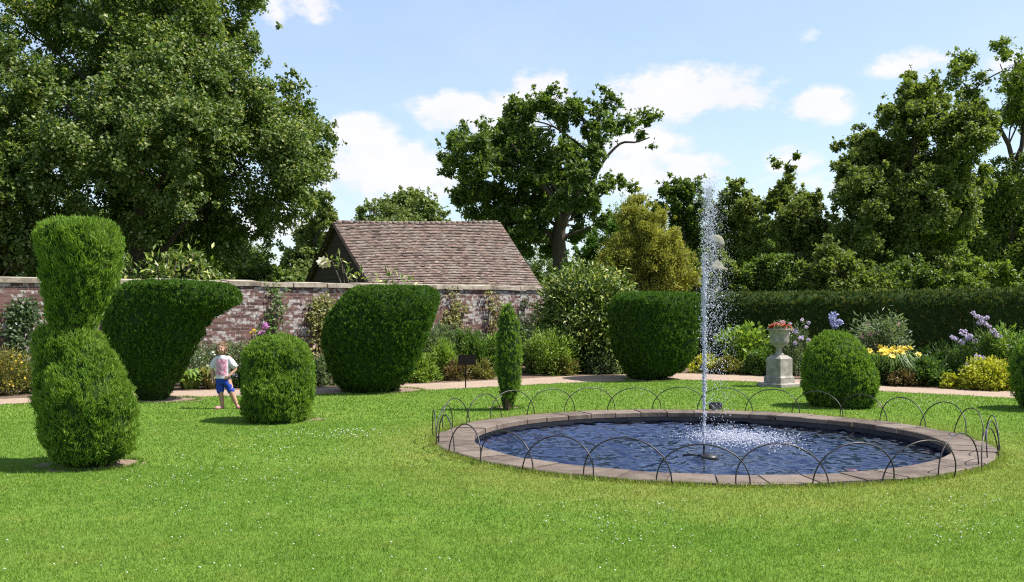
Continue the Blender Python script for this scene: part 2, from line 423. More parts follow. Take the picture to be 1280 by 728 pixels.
# ------------------------------------------------------------------ ground
PCX, PCY, PR, PRI = 2.317, 12.09, 3.234, 2.78
NEAR = np.array([(-400, 530), (-200, 517), (-60, 509), (0, 506), (100, 501.5), (225, 497), (400, 493), (480, 490), (560, 487), (700, 479.5), (800, 476), (860, 475), (940, 477.5), (1000, 482), (1100, 489.5), (1190, 494), (1280, 499), (1400, 506), (1700, 522)])
FARE = np.array([(-400, 518), (-200, 507), (-60, 501), (0, 499), (100, 494.5), (225, 489), (400, 485), (480, 482), (560, 478.5), (700, 471), (800, 467.5), (860, 467), (940, 470), (1000, 474), (1100, 483), (1190, 487), (1280, 490.5), (1400, 497), (1700, 511)])
XS = np.linspace(-400, 1700, 240)
ne = np.array([G(x, np.interp(x, NEAR[:, 0], NEAR[:, 1])) for x in XS]); fe = np.array([G(x, np.interp(x, FARE[:, 0], FARE[:, 1])) for x in XS])


def edge_y(px, arr): return np.interp(px, arr[:, 0], arr[:, 1])


seg = 96; a = np.linspace(0, 2 * math.pi, seg, endpoint=False); rr = [3.05, 3.6, 5, 8, 13, 22, 40, 80, 200, 600, 1600, 4000]
V = np.concatenate([np.stack([PCX + r * np.cos(a), PCY + r * np.sin(a), np.zeros(seg)], 1) for r in rr]); Fq = []
for i in range(len(rr) - 1):
    for k in range(seg):
        Fq.append([i * seg + k, i * seg + (k + 1) % seg, (i + 1) * seg + (k + 1) % seg, (i + 1) * seg + k])
Fq = [f[::-1] for f in Fq]
tag(build('lawn', [(V, Fq, None, 0)], [M['lawn']]), 'mown green lawn around the round pool and clipped yews', 'lawn', kind='structure')


def strip(A, B, z):
    n = len(A); V = np.concatenate([A, B]); V[:, 2] = z
    return V, np.array([[i, i + 1, n + i + 1, n + i] for i in range(n - 1)])


jit = lambda s: np.array([[0, mnoise.noise(Vector((i * .7, s, 0))) * .06, 0] for i in range(len(XS))])
V, Fq = strip(ne + jit(1), fe + jit(2), .004)
tag(build('path', [(V, Fq, None, 0)], [M['gravel']]), 'pale gravel path curving between lawn and flower border', 'path', kind='structure')
back = fe.copy(); back[:, 1] += 9; back[:, 0] *= 1.25
V, Fq = strip(fe + jit(2) * 1.0, back, .008)
tag(build('flower_bed', [(V, Fq, None, 0)], [M['soil']]), 'soil of the flower border below wall and hedge', 'flower bed', kind='structure')

# soil round the clipped shrubs
def soil_patch(px, py, w, ratio=1.0, dx=0):
    c = G(px, py); r = w / F_PX * c[1] / 2; n = 40; A = np.linspace(0, 2 * math.pi, n, endpoint=False)
    R = np.array([r * (1 + .38 * mnoise.noise(Vector((math.cos(t) * 1.7 + px, math.sin(t) * 1.7, py)))) for t in A])
    V = np.stack([c[0] + R * np.cos(A), c[1] + R * np.sin(A) * ratio, np.full(n, .005)], 1)
    tag(build('soil_patch', [(V, [list(range(n))], None, 0)], [M['drysoil']]), 'bare soil at the foot of a clipped yew', 'soil', kind='structure')
    return c, R.min() * 1.08


PATCHES = [soil_patch(px, py, w, q) for px, py, w, q in [(122, 581, 124, .9), (354, 524, 94, .8), (486, 488.5, 100, .8), (206, 500.5, 92, .8), (635, 510.5, 44, .8), (1054, 507, 84, .8), (813, 475.5, 70, .6), (1320, 511, 80, .8)]]

# grass
def grass_pts(y0, y1, dens):
    ymax = y1; xw = lambda Y: 0.56 * Y
    area = (y1 - y0) * 2 * xw(y1); n = int(area * dens)
    Y = RNG.uniform(y0, y1, n); X = RNG.uniform(-xw(y1), xw(y1), n)
    k = np.abs(X) < 0.545 * Y + .3
    px = CX + X / Y * F_PX; py = HY + EYE * F_PX / Y
    k &= py > np.interp(px, NEAR[:, 0], NEAR[:, 1]) - .4
    k &= np.hypot(X - PCX, Y - PCY) > PR + .005
    for c, r in PATCHES: k &= np.hypot(X - c[0], Y - c[1]) > r * .93
    p = np.stack([X, Y, np.zeros(n)], 1)[k]
    return p


gp = []
for y0, y1, d, L, W in [(5.2, 7.2, 8500, .025, .0042), (7.2, 10, 4800, .025, .0056), (10, 14, 2200, .025, .0085), (14, 23.5, 800, .028, .015)]:
    p = grass_pts(y0, y1, d); n = len(p)
    cl = np.array([mnoise.noise(Vector((q[0] * 3.1, q[1] * 3.1, 4))) for q in p[::1]]) if n < 400000 else 0
    D = np.stack([RNG.normal(0, .45, n), RNG.normal(0, .45, n), np.ones(n)], 1)
    l = L * (.55 + .6 * RNG.random(n)) * (1 + .45 * np.clip(cl, -1, 1)); l[RNG.random(n) < .012] *= 1.9
    gp.append((*blades(p, D, l, W), 0))
# longer fringe where the mower cannot reach: pool edge, soil patches
n = 9000; A = RNG.uniform(0, 2 * math.pi, n); r = PR + np.abs(RNG.normal(0, .05, n)) + .004
p = np.stack([PCX + r * np.cos(A), PCY + r * np.sin(A), np.zeros(n)], 1)
gp.append((*blades(p, np.stack([RNG.normal(0, .5, n), RNG.normal(0, .5, n), np.ones(n)], 1), RNG.uniform(.03, .075, n), .008), 0))
for c, rad in PATCHES:
    n = 1500; A = RNG.uniform(0, 2 * math.pi, n); r = rad * (.97 + np.abs(RNG.normal(0, .05, n)))
    p = np.stack([c[0] + r * np.cos(A), c[1] + r * np.sin(A), np.zeros(n)], 1)
    gp.append((*blades(p, np.stack([RNG.normal(0, .6, n), RNG.normal(0, .6, n), np.ones(n)], 1), RNG.uniform(.025, .06, n), .01), 0))
tag(build('grass', gp, [M['grass']]), 'short mown grass blades covering the lawn', 'grass', kind='stuff')
# clover heads
cp = []
for x0, x1, y0, y1, n in [(340, 490, 540, 552, 130), (190, 420, 560, 620, 130), (0, 560, 540, 725, 130), (690, 880, 630, 690, 90), (1130, 1275, 625, 690, 90), (700, 860, 488, 498, 70), (1060, 1210, 498, 512, 110), (560, 1280, 620, 725, 70), (640, 700, 490, 500, 30), (150, 300, 600, 650, 50)]:
    for _ in range(int(n * .7)):
        g = G(random.gauss((x0 + x1) / 2, (x1 - x0) / 3.2), random.uniform(y0, y1))
        if math.hypot(g[0] - PCX, g[1] - PCY) > PR + .1: cp.append((g[0], g[1], .036 + random.random() * .012))
cp = np.array(cp); R = RNG.uniform(.004, .0075, (len(cp), 1)) * np.array([[1, 1, .8]]) * np.clip(cp[:, 1:2] / 9, 1, 1.6)
st = blades(cp - [0, 0, .04], np.tile([0., 0, 1], (len(cp), 1)), .045, .003)
tag(build('clover_flowers', [(*blobs(cp, R), None, 0), (*st, 1)], [M['clover'], M['grass']]), 'tiny white clover heads scattered through the grass', 'clover', kind='stuff')

# ------------------------------------------------------------------ pool
pool = thing('garden_pool', 'round garden pool with low stone paved rim set flush in the lawn', 'pool', (PCX, PCY, 0))
parts = []; n_st = 44
for i in range(n_st):
    a0 = 2 * math.pi * (i + RNG.uniform(-.02, .02)) / n_st; a1 = a0 + 2 * math.pi / n_st * .965
    zt = .036 + RNG.uniform(-.006, .006); ro = PR + RNG.uniform(-.035, .02); ri = PRI + RNG.uniform(-.008, .008); k = 5
    A = np.linspace(a0, a1, k); V = []; Fq = []
    for t in A:
        c_, s_ = math.cos(t), math.sin(t)
        V += [(ri * c_, ri * s_, zt - .008), ((ri + .012) * c_, (ri + .012) * s_, zt), ((ro - .012) * c_, (ro - .012) * s_, zt), (ro * c_, ro * s_, zt - .01), (ro * c_, ro * s_, -.08), (ri * c_, ri * s_, -.03)]
    for j in range(k - 1):
        for e in range(6):
            Fq.append([j * 6 + e, j * 6 + (e + 1) % 6, (j + 1) * 6 + (e + 1) % 6, (j + 1) * 6 + e][::-1])
    Fq.append([0, 1, 2, 3, 4, 5]); Fq.append([(k - 1) * 6 + e for e in range(6)][::-1])
    parts.append((np.array(V), Fq, RNG.random(), 0))
build('stone_rim', parts, [M['coping']], pool)
A = np.linspace(0, 2 * math.pi, 96, endpoint=False); prof = [(3.2, .012), (2.83, .01), (2.83, -.14), (2.80, -.16)]
V = np.concatenate([np.stack([r * np.cos(A), r * np.sin(A), np.full(96, z)], 1) for r, z in prof]); Fq = []
for i in range(3):
    for k in range(96): Fq.append([i * 96 + k, (i + 1) * 96 + k, (i + 1) * 96 + (k + 1) % 96, i * 96 + (k + 1) % 96])
build('basin', [(V, Fq, None, 0)], [M['basin']], pool)
V = np.concatenate([np.stack([r * np.cos(A), r * np.sin(A), np.full(96, z)], 1) for r, z in [(2.829, -.125), (2.5, -.30), (.5, -.33)]]); Fq = [[i * 96 + k, i * 96 + (k + 1) % 96, (i + 1) * 96 + (k + 1) % 96, (i + 1) * 96 + k] for i in range(2) for k in range(96)] + [[192 + k for k in range(96)]]
build('basin_floor', [(V, Fq, None, 0)], [plain('reflected_sky_blue_floor', (.032, .046, .078), .6, .3, .4, 1.5)], pool)  # no real liner: blue put into the floor as the water's sky reflection
# water sheet with real ripples
SPX, SPY = 3.02, 12.9                                   # where the falling water lands
ZW = -.10; st = .015; g = np.arange(-2.86, 2.861, st); nx = len(g)
X, Y = np.meshgrid(g, g); Z = np.zeros_like(X); wr = np.random.default_rng(3)
for _ in range(60):
    wl = wr.uniform(.07, .32); th = wr.normal(math.pi / 2, .75); k = 2 * math.pi / wl; sl = .033
    Z += sl / k * np.sin(k * (X * math.cos(th) + Y * math.sin(th)) + wr.uniform(0, 6.28))
rs = np.hypot(X + PCX - SPX, Y + PCY - SPY)
for wl, am in ((.20, .07), (.31, .06), (.15, .05)):
    k = 2 * math.pi / wl; Z += am / k * np.sin(k * rs + wr.uniform(0, 6)) * np.exp(-rs / 1.3)
V = np.stack([X.ravel(), Y.ravel(), Z.ravel()], 1); ins = (np.hypot(X, Y) < 2.84)
idx = np.arange(nx * nx).reshape(nx, nx); q = np.stack([idx[:-1, :-1], idx[:-1, 1:], idx[1:, 1:], idx[1:, :-1]], -1).reshape(-1, 4)
q = q[ins.ravel()[q].all(1)]; used, inv_ = np.unique(q, return_inverse=True)
w = build('water', [(V[used], inv_.reshape(-1, 4), None, 0, True)], [M['water']]); w.location = (PCX, PCY, ZW)
tag(w, 'dark rippled water of the round pool reflecting blue sky', 'water', kind='structure')

# fountain nozzle, jet, splash
NX, NY = (880 - CX) / F_PX * 11.35, 11.35
noz = thing('fountain_nozzle', 'small black fountain pipe standing on a dark float in the pool', 'fountain', (NX, NY, ZW))
build('pipe', [(*lathe([(.012, -.3), (.014, .0), (.016, .06), (.011, .07), (.011, .10), (.016, .105), (.016, .125), (.007, .14)], 12), None, 0)], [M['black']], noz, True)
build('float', [(*lathe([(.02, -.03), (.09, -.025), (.105, 0), (.09, .02), (.03, .035), (.014, .045)], 20, (.05, -.06, 0)), None, 0)], [M['black']], noz, True)
build('inlet_arm', [(*tube(curve([(-.03, 0, .012), (-.12, .0, .02), (-.24, .02, .012)], 8), .012, 8), None, 0), (*tube(curve([(-.15, 0, .018), (-.2, 0, .05)], 4), .006, 6), None, 0)], [M['black']], noz, True)
jp = []
top = 3.08
zz = np.linspace(ZW + .13, 2.15, 110)
core = np.stack([NX + .006 * np.sin(zz * 23) * (zz / 1.7) + .004 * np.sin(zz * 61), NY + .008 * np.sin(zz * 31), zz], 1)
jp.append((*tube(core, .007 + .009 * np.clip(zz / 1.6, 0, 1) * np.clip((2.2 - zz) / .5, .25, 1) * (.6 + .5 * np.sin(zz * 37) * np.sin(zz * 91)), 8), None, 0, True))
n = 2200; t = RNG.random(n) ** .8; z = .05 + t * (top - .05)
sg = .008 + .022 * (z / top) ** 1.2 + .05 * np.clip(z - 2.2, 0, 1)
C = np.stack([NX + RNG.normal(0, 1, n) * sg + .012 * z / top, NY + RNG.normal(0, 1, n) * sg * 1.3, z], 1); r = RNG.uniform(.0025, .0085, n)*np.where(z > 2.2, .75, 1.)
keep = RNG.random(n) < np.where(z > 2.0, .45, 1.0)
jp.append((*blobs(C[keep], np.stack([r, r, r * RNG.uniform(1.2, 2.4, n)], 1)[keep]), None, 0, True))
# falling curtain drifting towards the splash
n = 3400; s = RNG.random(n); z = top - .1 - (s ** 1.25) * (top - .1)
fx = (1 - z / top); spread = .03 + .17 * fx ** .8
C = np.stack([NX + .05 + .35 * fx ** .9 * RNG.random(n) ** 1.1 + RNG.normal(0, 1, n) * spread * .42, NY + .9 * fx * RNG.random(n) + RNG.normal(0, .1, n), z], 1)
keep = RNG.random(n) < (.25 + .75 * (z / top) ** .7)
r = RNG.uniform(.0025, .0065, n); jp.append((*blobs(C[keep], np.stack([r, r, r * RNG.uniform(1, 1.7, n)], 1)[keep]), None, 0, True))
n = 3000; s_ = RNG.random(n); z = 3.05 - 2.0 * s_ ** 1.5; w_ = .03 + .32 * s_ ** .6
C = np.stack([NX + .03 + w_ * RNG.random(n) ** 1.3 + RNG.normal(0, .035, n), NY + RNG.normal(0, .16, n), z + RNG.normal(0, .05, n)], 1); r = RNG.uniform(.0014, .0034, n)
jp.append((*blobs(C, np.stack([r, r, r * RNG.uniform(1, 1.8, n)], 1)), None, 0, True))
# splashes on the surface
n = 2300; q = RNG.normal(0, 1, (n, 2)); C = np.stack([SPX - .02 + q[:, 0] * .31, SPY + q[:, 1] * .42, ZW + np.abs(RNG.normal(0, .022, n))], 1)
n2 = 900; q = RNG.normal(0, 1, (n2, 2)); C2 = np.stack([SPX - .25 + q[:, 0] * .2, SPY - .05 + q[:, 1] * .22, ZW + np.abs(RNG.normal(0, .05, n2))], 1); C = np.concatenate([C, C2]); n += n2
keep = np.hypot(C[:, 0] - PCX, C[:, 1] - PCY) < 2.7
r = RNG.uniform(.003, .010, n); jp.append((*blobs(C[keep], np.stack([r * 1.2, r, r * .8], 1)[keep]), None, 0, True))
tag(build('fountain_water', jp, [M['spray']]), 'white jet of fountain water breaking into drops and splashing', 'water jet', kind='stuff')

for (px, py, an, sc, lab) in [(1160, 562, 2.6, .13, 'bright orange goldfish just under the water inside the pool rim'), (1062, 586, 3.0, .2, 'faint pinkish goldfish in the pool near the near rim')]:
    Yf = (EYE - ZW) * F_PX / (py - HY)
    t = np.linspace(0, 1, 12); pts = np.stack([(t - .5) * sc, .02 * np.sin(t * 5) * sc / .2, np.zeros(12)], 1); rad = sc * .16 * np.sin(np.clip(t * 1.12 + .02, 0, 1) * math.pi) ** .7 + .004
    co, si = math.cos(an), math.sin(an)
    rot = lambda v: np.stack([v[:, 0] * co - v[:, 1] * si, v[:, 0] * si + v[:, 1] * co, v[:, 2]], 1)
    Vb, Fb = tube(pts, rad, 8)
    f = thing('goldfish', lab, 'goldfish', ((px - CX) / F_PX * Yf, Yf, ZW - .035))
    build('fish_body', [(rot(Vb), Fb, None, 0)], [M['fish']], f, True)
    tl = np.array([[.5, 0, 0], [.72, .10, .012], [.66, 0, .0], [.72, -.10, .012]]) * sc; tl = np.concatenate([tl, tl + [0, 0, .003]])
    build('tail_fin', [(rot(tl), [[0, 1, 2, 3], [7, 6, 5, 4], [0, 4, 5, 1], [1, 5, 6, 2], [2, 6, 7, 3], [3, 7, 4, 0]], None, 0)], [M['fish']], f)

bx_c = G(886, 511.5)
lamp = thing('pond_box', 'small dark metal box on the far pool rim behind the jet', 'box', (bx_c[0], PCY + PR - .16, .05))
V, Fq = box((0, 0, .045), (.17, .11, .09), .25); V[4:, 1] += .02; build('casing', [(V, Fq, None, 0)], [M['black']], lamp)
build('lid', [(*box((.0, .02, .098), (.19, .12, .012), .25), None, 0)], [M['black']], lamp)

# hoops round the pool
NH = 29; ph0 = -math.pi / 2 - math.radians(10.75)
order = {}
ords = ['first', 'second', 'third', 'fourth', 'fifth', 'sixth', 'seventh', 'eighth', 'ninth', 'tenth', 'eleventh', 'twelfth', 'thirteenth', 'fourteenth', 'fifteenth', 'sixteenth']
hoop_info = []
for i in range(NH):
    th = ph0 + 2 * math.pi * i / NH; th = (th + math.pi) % (2 * math.pi) - math.pi
    hoop_info.append((th, i))
near_ = sorted([h for h in hoop_info if h[0] < 0], key=lambda h: math.cos(h[0])); far_ = sorted([h for h in hoop_info if h[0] >= 0], key=lambda h: math.cos(h[0]))
for rim, lst in (('near', near_), ('far', far_)):
    for j, (th, i) in enumerate(lst):
        wdt = .83 * RNG.uniform(.97, 1.03); hgt = .365 * RNG.uniform(.95, 1.05); rh = PR - .035 + (.05 if i % 2 else 0)
        t = np.linspace(0, math.pi, 33); xx = np.cos(t) * wdt / 2; zc = np.sin(t) ** .92 * hgt
        xx = np.concatenate([[xx[0]], xx, [xx[-1]]]); zc = np.concatenate([[-.12], zc, [-.12]])
        lean = RNG.normal(0, .10) + .03; tw = RNG.normal(0, .06); xx = xx + np.clip(zc, 0, 1) * RNG.normal(0, .05)
        # local: x tangential, y radial
        pts = np.stack([xx, zc * lean, zc], 1)
        V, Fq = tube(pts, .0068, 7)
        o = build('wire_hoop', [(V, Fq, None, 0)], [M['iron']], smooth=True)
        o.location = (PCX + rh * math.cos(th), PCY + rh * math.sin(th), .02); o.rotation_euler = (0, 0, th - math.pi / 2 + tw)
        s = 'from the left end' if j < len(lst) / 2 else 'from the right end'
        k = j if j < len(lst) / 2 else len(lst) - 1 - j
        tag(o, f'thin iron hoop on the {rim} pool rim, {ords[k]} {s}', 'hoop', 'iron hoops round the pool')

# ------------------------------------------------------------------ clipped yews
def loft(rows, Yc, dratio=1.0, dmax=9, sq=2.2, rot=0.0, lev=46, seg=56, lump=.02, ls=3.0, dy=0.0, seed=0, inset=.03):
    rows = np.array(sorted(rows, key=lambda r: -r[0]), float)          # bottom first
    ins = inset / Yc * F_PX                                            # the shoots stand proud of this surface
    w_ = rows[:, 2] - rows[:, 1]; q_ = np.minimum(ins, w_ * .3); rows[:, 1] += q_; rows[:, 2] -= q_; rows[:, 0] += ins * .8 * (rows[:, 0].max() - rows[:, 0]) / np.ptp(rows[:, 0])
    py = rows[:, 0]; t = np.linspace(0, 1, lev)
    s = np.concatenate([[0], np.cumsum(np.hypot(np.diff(py), np.maximum(np.abs(np.diff(rows[:, 1])), np.abs(np.diff(rows[:, 2])))))]); s /= s[-1]
    yy = np.interp(t, s, py); l = np.interp(t, s, rows[:, 1]); r = np.interp(t, s, rows[:, 2])
    for _ in range(2):
        for q in (yy, l, r): q[1:-1] = .25 * q[:-2] + .5 * q[1:-1] + .25 * q[2:]
    A = np.linspace(0, 2 * math.pi, seg, endpoint=False); V = []
    for i in range(lev):
        c = P((l[i] + r[i]) / 2, yy[i], Yc); rx = (r[i] - l[i]) / 2 / F_PX * Yc; ry = min(rx * dratio, dmax)
        ca, sa = np.cos(A), np.sin(A)
        ex = np.sign(ca) * np.abs(ca) ** (2 / sq); ey = np.sign(sa) * np.abs(sa) ** (2 / sq)
        X_, Y_ = ex * rx, ey * ry
        if rot:
            X_, Y_ = X_ * math.cos(rot) - Y_ * math.sin(rot), X_ * math.sin(rot) + Y_ * math.cos(rot)
            f = rx / max(np.abs(X_).max(), 1e-6); X_ *= f
        V.append(np.stack([c[0] + X_, Yc + dy + Y_, np.full(seg, max(c[2], .01) + i * 1e-5)], 1))
    V = np.concatenate(V)
    cen = V.reshape(lev, seg, 3).mean(1).repeat(seg, 0)
    d = V - cen; d[:, 2] = 0
    lm = np.array([nz(p + seed * 7.3, ls) for p in V]); V = V + unit(d) * (lump * lm)[:, None]
    Fq = []
    for i in range(lev - 1):
        for k in range(seg):
            k2 = (k + 1) % seg; Fq.append([i * seg + k, i * seg + k2, (i + 1) * seg + k2, (i + 1) * seg + k])
    Fq.append([(lev - 1) * seg + k for k in range(seg)]); Fq.append(list(range(seg))[::-1])
    return V, Fq


def shoots(V, Fq, dens, L, W, up=.75, out=.55, jit_=.5, inset=.6, per=11):
    """clipped growth: little fans of shoots, each fan set a bit proud of or behind its neighbours"""
    tc_, tn = tri_sample(V, Fq, density=dens / per); m_ = len(tc_)
    cl = np.array([nz(q, 7.0) for q in tc_])                          # uneven growth
    tc_ = tc_ + tn * (RNG.normal(0, .15, m_) * L + cl * L * .85)[:, None]
    td = unit(tn * out + np.array([0, 0, up]) + RNG.normal(size=(m_, 3)) * jit_ * .55); tr_ = RNG.random(m_); tl = .7 + .5 * RNG.random(m_)
    i = np.repeat(np.arange(m_), per); n = len(i)
    D = unit(td[i] + RNG.normal(size=(n, 3)) * .28); l = L * tl[i] * (.65 + .6 * RNG.random(n)) * np.where(RNG.random(n) < .02, 1.8, 1)
    p = tc_[i] + RNG.normal(size=(n, 3)) * L * .24 - D * (l * inset)[:, None]
    nrm = unit(tn[i] * .7 + RNG.normal(size=(n, 3)) * .6); k = p[:, 2] > .004
    return leaves(p[k], D[k], nrm[k], l[k], W, rnd=np.clip(tr_[i] * .6 + RNG.random(n) * .4, 0, 1)[k])


def stems(c, r, h, n, seed=1):
    rg = np.random.default_rng(seed); parts = []
    for i in range(n):
        a_ = rg.uniform(0, 6.28); b_ = rg.uniform(.2, .55) * r; e = rg.uniform(.5, .8) * r
        pts = curve([(c[0] + b_ * math.cos(a_), c[1] + b_ * math.sin(a_), -.02), (c[0] + (b_ + e) / 2 * math.cos(a_ + .15), c[1] + (b_ + e) / 2 * math.sin(a_ + .15), h * .5), (c[0] + e * math.cos(a_ + .2), c[1] + e * math.sin(a_ + .2), h)], 6)
        parts.append((*tube(pts, np.linspace(.03, .018, 6), 6), None, 0))
    return parts


def topiary(name, label, base_px, lobes_by_part, mat, dens, L, W, stem_r=.3, stem_h=.35, **kw):
    px, py, rb = base_px; g = G(px, py); Yc = g[1] + rb
    root = thing(name, label, 'topiary', (g[0] * Yc / g[1], Yc, 0)); off = np.array(root.location)
    for pname, lobes in lobes_by_part:
        parts = []
        for j, lb in enumerate(lobes):
            V, Fq = loft(lb['rows'], Yc, lb.get('dr', 1), lb.get('dmax', 9), lb.get('sq', 2.2), lb.get('rot', 0), dy=lb.get('dy', 0), lump=lb.get('lump', .025), seed=j + px, inset=lb.get('inset', kw.get('inset', .028)))
            core = V.copy(); cc = core.reshape(46, -1, 3); cm = cc.mean(1, keepdims=True); cc[:] = cm + (cc - cm) * np.array([.95, .95, 1]); core = cc.reshape(-1, 3)
            core[:, 2] -= .02
            parts.append((core, Fq, None, 1)); parts.append((*shoots(V - 0, Fq, lb.get('dens', dens), L, W, lb.get('up', .75), lb.get('out', .55), lb.get('jit', .5)), 0))
        parts = [(p[0] - off, *p[1:]) for p in parts]
        build(pname, parts, [M[mat], M['yew_core']], root)
    parts = [(p[0] - off, *p[1:]) for p in stems((root.location.x, Yc), stem_r, stem_h, 12, int(px))]
    build('stems', parts, [M['wood']], root, True)
    return root


topiary('clipped_yew', 'tall two tier clipped yew with a flat topped column on a bulging body', (112, 588, .38), [
    ('upper_tier', [
        {'rows': [(425, 64, 120), (405, 58, 124), (391, 55, 131), (370, 52, 139), (344, 50, 148), (325, 48, 152), (308, 47, 154.5), (292, 45, 154), (282, 45, 151), (275, 47, 148), (271, 52, 142), (269.5, 66, 128), (269, 85, 112)], 'sq': 2.5, 'dr': .95, 'lump': .03, 'inset': .075},
        {'rows': [(420, 42, 64), (400, 41, 70), (390, 42, 66), (384, 46, 58)], 'dy': .35}]),
    ('lower_tier', [
        {'rows': [(582, 84, 138), (575, 76, 150), (560, 68, 160), (527, 54, 168), (490, 44, 164), (464, 44, 150), (440, 43, 138), (422, 42, 134), (412, 41, 130), (407, 42, 126), (404, 45, 122), (402.5, 52, 114), (402, 70, 100)], 'sq': 2.6, 'lump': .035, 'inset': .075},
        {'rows': [(577, 100, 136), (572, 88, 152), (563, 78, 169), (545, 67, 177), (527, 61, 179), (500, 60, 176), (480, 63, 168), (462, 70, 159), (445, 82, 150), (430, 97, 140), (420, 110, 130)], 'dy': -.18, 'dr': .85, 'lump': .05, 'inset': .025}])],
    'yew', 12500, .058, .0095, .42, .28, inset=.05)
topiary('clipped_yew', 'bird shaped clipped yew with a pointed tail reaching out over the lawn', (192, 502, .3), [('foliage', [
    {'rows': [(503, 178, 205), (490, 168, 213), (475, 158, 222), (450, 146, 236), (425, 138, 247), (400, 132, 260), (390, 131, 272), (382, 132, 290), (377, 134, 302), (370, 138, 304), (363, 142, 302), (357, 152, 294), (353, 164, 272), (351, 180, 240)], 'dmax': .78, 'sq': 2.2, 'lump': .03}])],
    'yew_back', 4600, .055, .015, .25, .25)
topiary('clipped_yew', 'rounded clipped yew ball with a stepped shoulder beside the child', (346, 529, .34), [('foliage', [
    {'rows': [(528, 318, 384), (515, 310, 388), (500, 306, 391), (480, 304, 392), (460, 304, 392), (442, 305, 388), (432, 310, 382), (424, 319, 374), (419.5, 330, 364), (418.5, 340, 356)], 'sq': 2.3, 'lump': .035},
    {'rows': [(529, 316, 380), (515, 308, 390), (500, 306, 393), (480, 307, 393), (472, 312, 390), (464, 322, 384), (460, 340, 374)], 'dy': -.23, 'dr': .8, 'lump': .05},
    {'rows': [(500, 346, 394), (470, 341, 396), (448, 341, 393), (434, 345, 387), (426, 352, 378), (423, 360, 370)], 'dy': -.17, 'dr': 1.0, 'lump': .03}])],
    'yew', 8000, .058, .0115, .32, .2)
topiary('clipped_yew', 'dark flat topped yew cup tapering to the ground in front of the brick wall', (468, 491, .3), [('foliage', [
    {'rows': [(491, 432, 487), (481, 422, 503), (470, 416, 512), (455, 410, 521), (440, 406, 527), (422, 403, 534), (403, 407, 541), (390, 414, 546), (379, 421, 549), (369, 430, 550), (362, 436, 548), (358.5, 446, 540), (357.5, 470, 515)], 'sq': 2.5, 'lump': .03}])],
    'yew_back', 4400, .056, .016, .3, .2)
topiary('clipped_yew', 'slender upright yew finger standing beside the pool hoops', (634, 514, .15), [('foliage', [
    {'rows': [(514, 627, 643), (505, 626.5, 645), (485, 622, 650.5), (462, 619, 654), (440, 619, 654), (425, 619.5, 652.5), (405, 621, 649.5), (390, 623.5, 646), (381, 627, 643), (377, 632, 638)], 'sq': 2.1, 'lump': .015}])],
    'yew', 6000, .045, .011, .12, .2)
topiary('clipped_yew', 'broad dark yew cup with a squared flat top beside the fountain', (808, 475.5, .4), [('foliage', [
    {'rows': [(475.5, 793, 823), (470, 784, 836), (459, 777, 857), (441, 768.5, 868), (419, 762, 874), (389, 761, 878.5), (377, 762.5, 879), (370, 766, 878), (367.5, 772, 874), (366.5, 790, 850)], 'sq': 3.2, 'rot': .55, 'lump': .03}])],
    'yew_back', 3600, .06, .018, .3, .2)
topiary('clipped_yew', 'rounded clipped yew ball with a lower front lobe beside the stone urn', (1050, 511, .38), [('foliage', [
    {'rows': [(511, 1020, 1072), (500, 1010, 1080), (485, 1004, 1086), (462, 1003.5, 1090), (445, 1006, 1087), (430, 1013, 1078), (420, 1024, 1066), (414, 1036, 1054), (413, 1042, 1048)], 'sq': 2.3, 'lump': .03},
    {'rows': [(511, 1042, 1075), (500, 1038, 1084), (485, 1036, 1089), (468, 1036, 1090), (458, 1040, 1087), (453, 1050, 1076)], 'dy': -.3, 'dr': .9, 'lump': .04}])],
    'yew', 6500, .058, .0125, .32, .2)
topiary('clipped_yew', 'clipped yew bush cut by the picture edge beyond the pool', (1318, 515, .38), [('foliage', [
    {'rows': [(515, 1285, 1350), (505, 1276, 1358), (485, 1269, 1366), (462, 1267, 1368), (445, 1270, 1366), (430, 1277, 1358), (420, 1288, 1346), (413, 1305, 1330)], 'sq': 2.3, 'lump': .03}])],
    'yew', 3600, .06, .013, .32, .2)

# yew hedge
hp = [P(738, 369, 27.6), P(890, 367.5, 26.4), P(1080, 365, 24.6), P(1280, 362, 22.6), P(1560, 358, 20.4)]
hc = curve(hp, 120); root = thing('yew_hedge', 'long level yew hedge closing off the garden behind the flower border', 'hedge', (hc[60][0], hc[60][1], 0)); off = np.array(root.location)
V = []; prof = [(0, 0), (0, .5), (0, 1.0), (0, 1.5), (0, 1.72), (.10, 1.86), (.26, 1.96), (.5, 1.98), (.9, 1.98), (1.1, 1.9), (1.2, 1.0), (1.2, 0)]
for i, q in enumerate(hc):
    for dy, z in prof:
        zz_ = z / 1.98 * q[2]
        b_ = nz((q[0] * 1.3, z * 1.3, 3)) * .05
        V.append((q[0], q[1] + dy + b_, zz_ + (.03 * nz((q[0] * 2, 1, 7)) if z > 1.8 else 0)))
V = np.array(V); k = len(prof); Fq = []
for i in range(len(hc) - 1):
    for j in range(k - 1): Fq.append([i * k + j, (i + 1) * k + j, (i + 1) * k + j + 1, i * k + j + 1])
Fq.append(list(range(k))[::-1] if False else list(range(k))); Fq.append([(len(hc) - 1) * k + j for j in range(k)][::-1])
core = V.copy(); core[:, 1] += .03; core[:, 2] *= .985
lp = shoots(V, Fq, 2300, .085, .02, .7, .55, .6)
build('foliage', [(core - off, Fq, None, 1), (lp[0] - off, lp[1], lp[2], 0)], [M['hedge'], M['yew_core']], root)

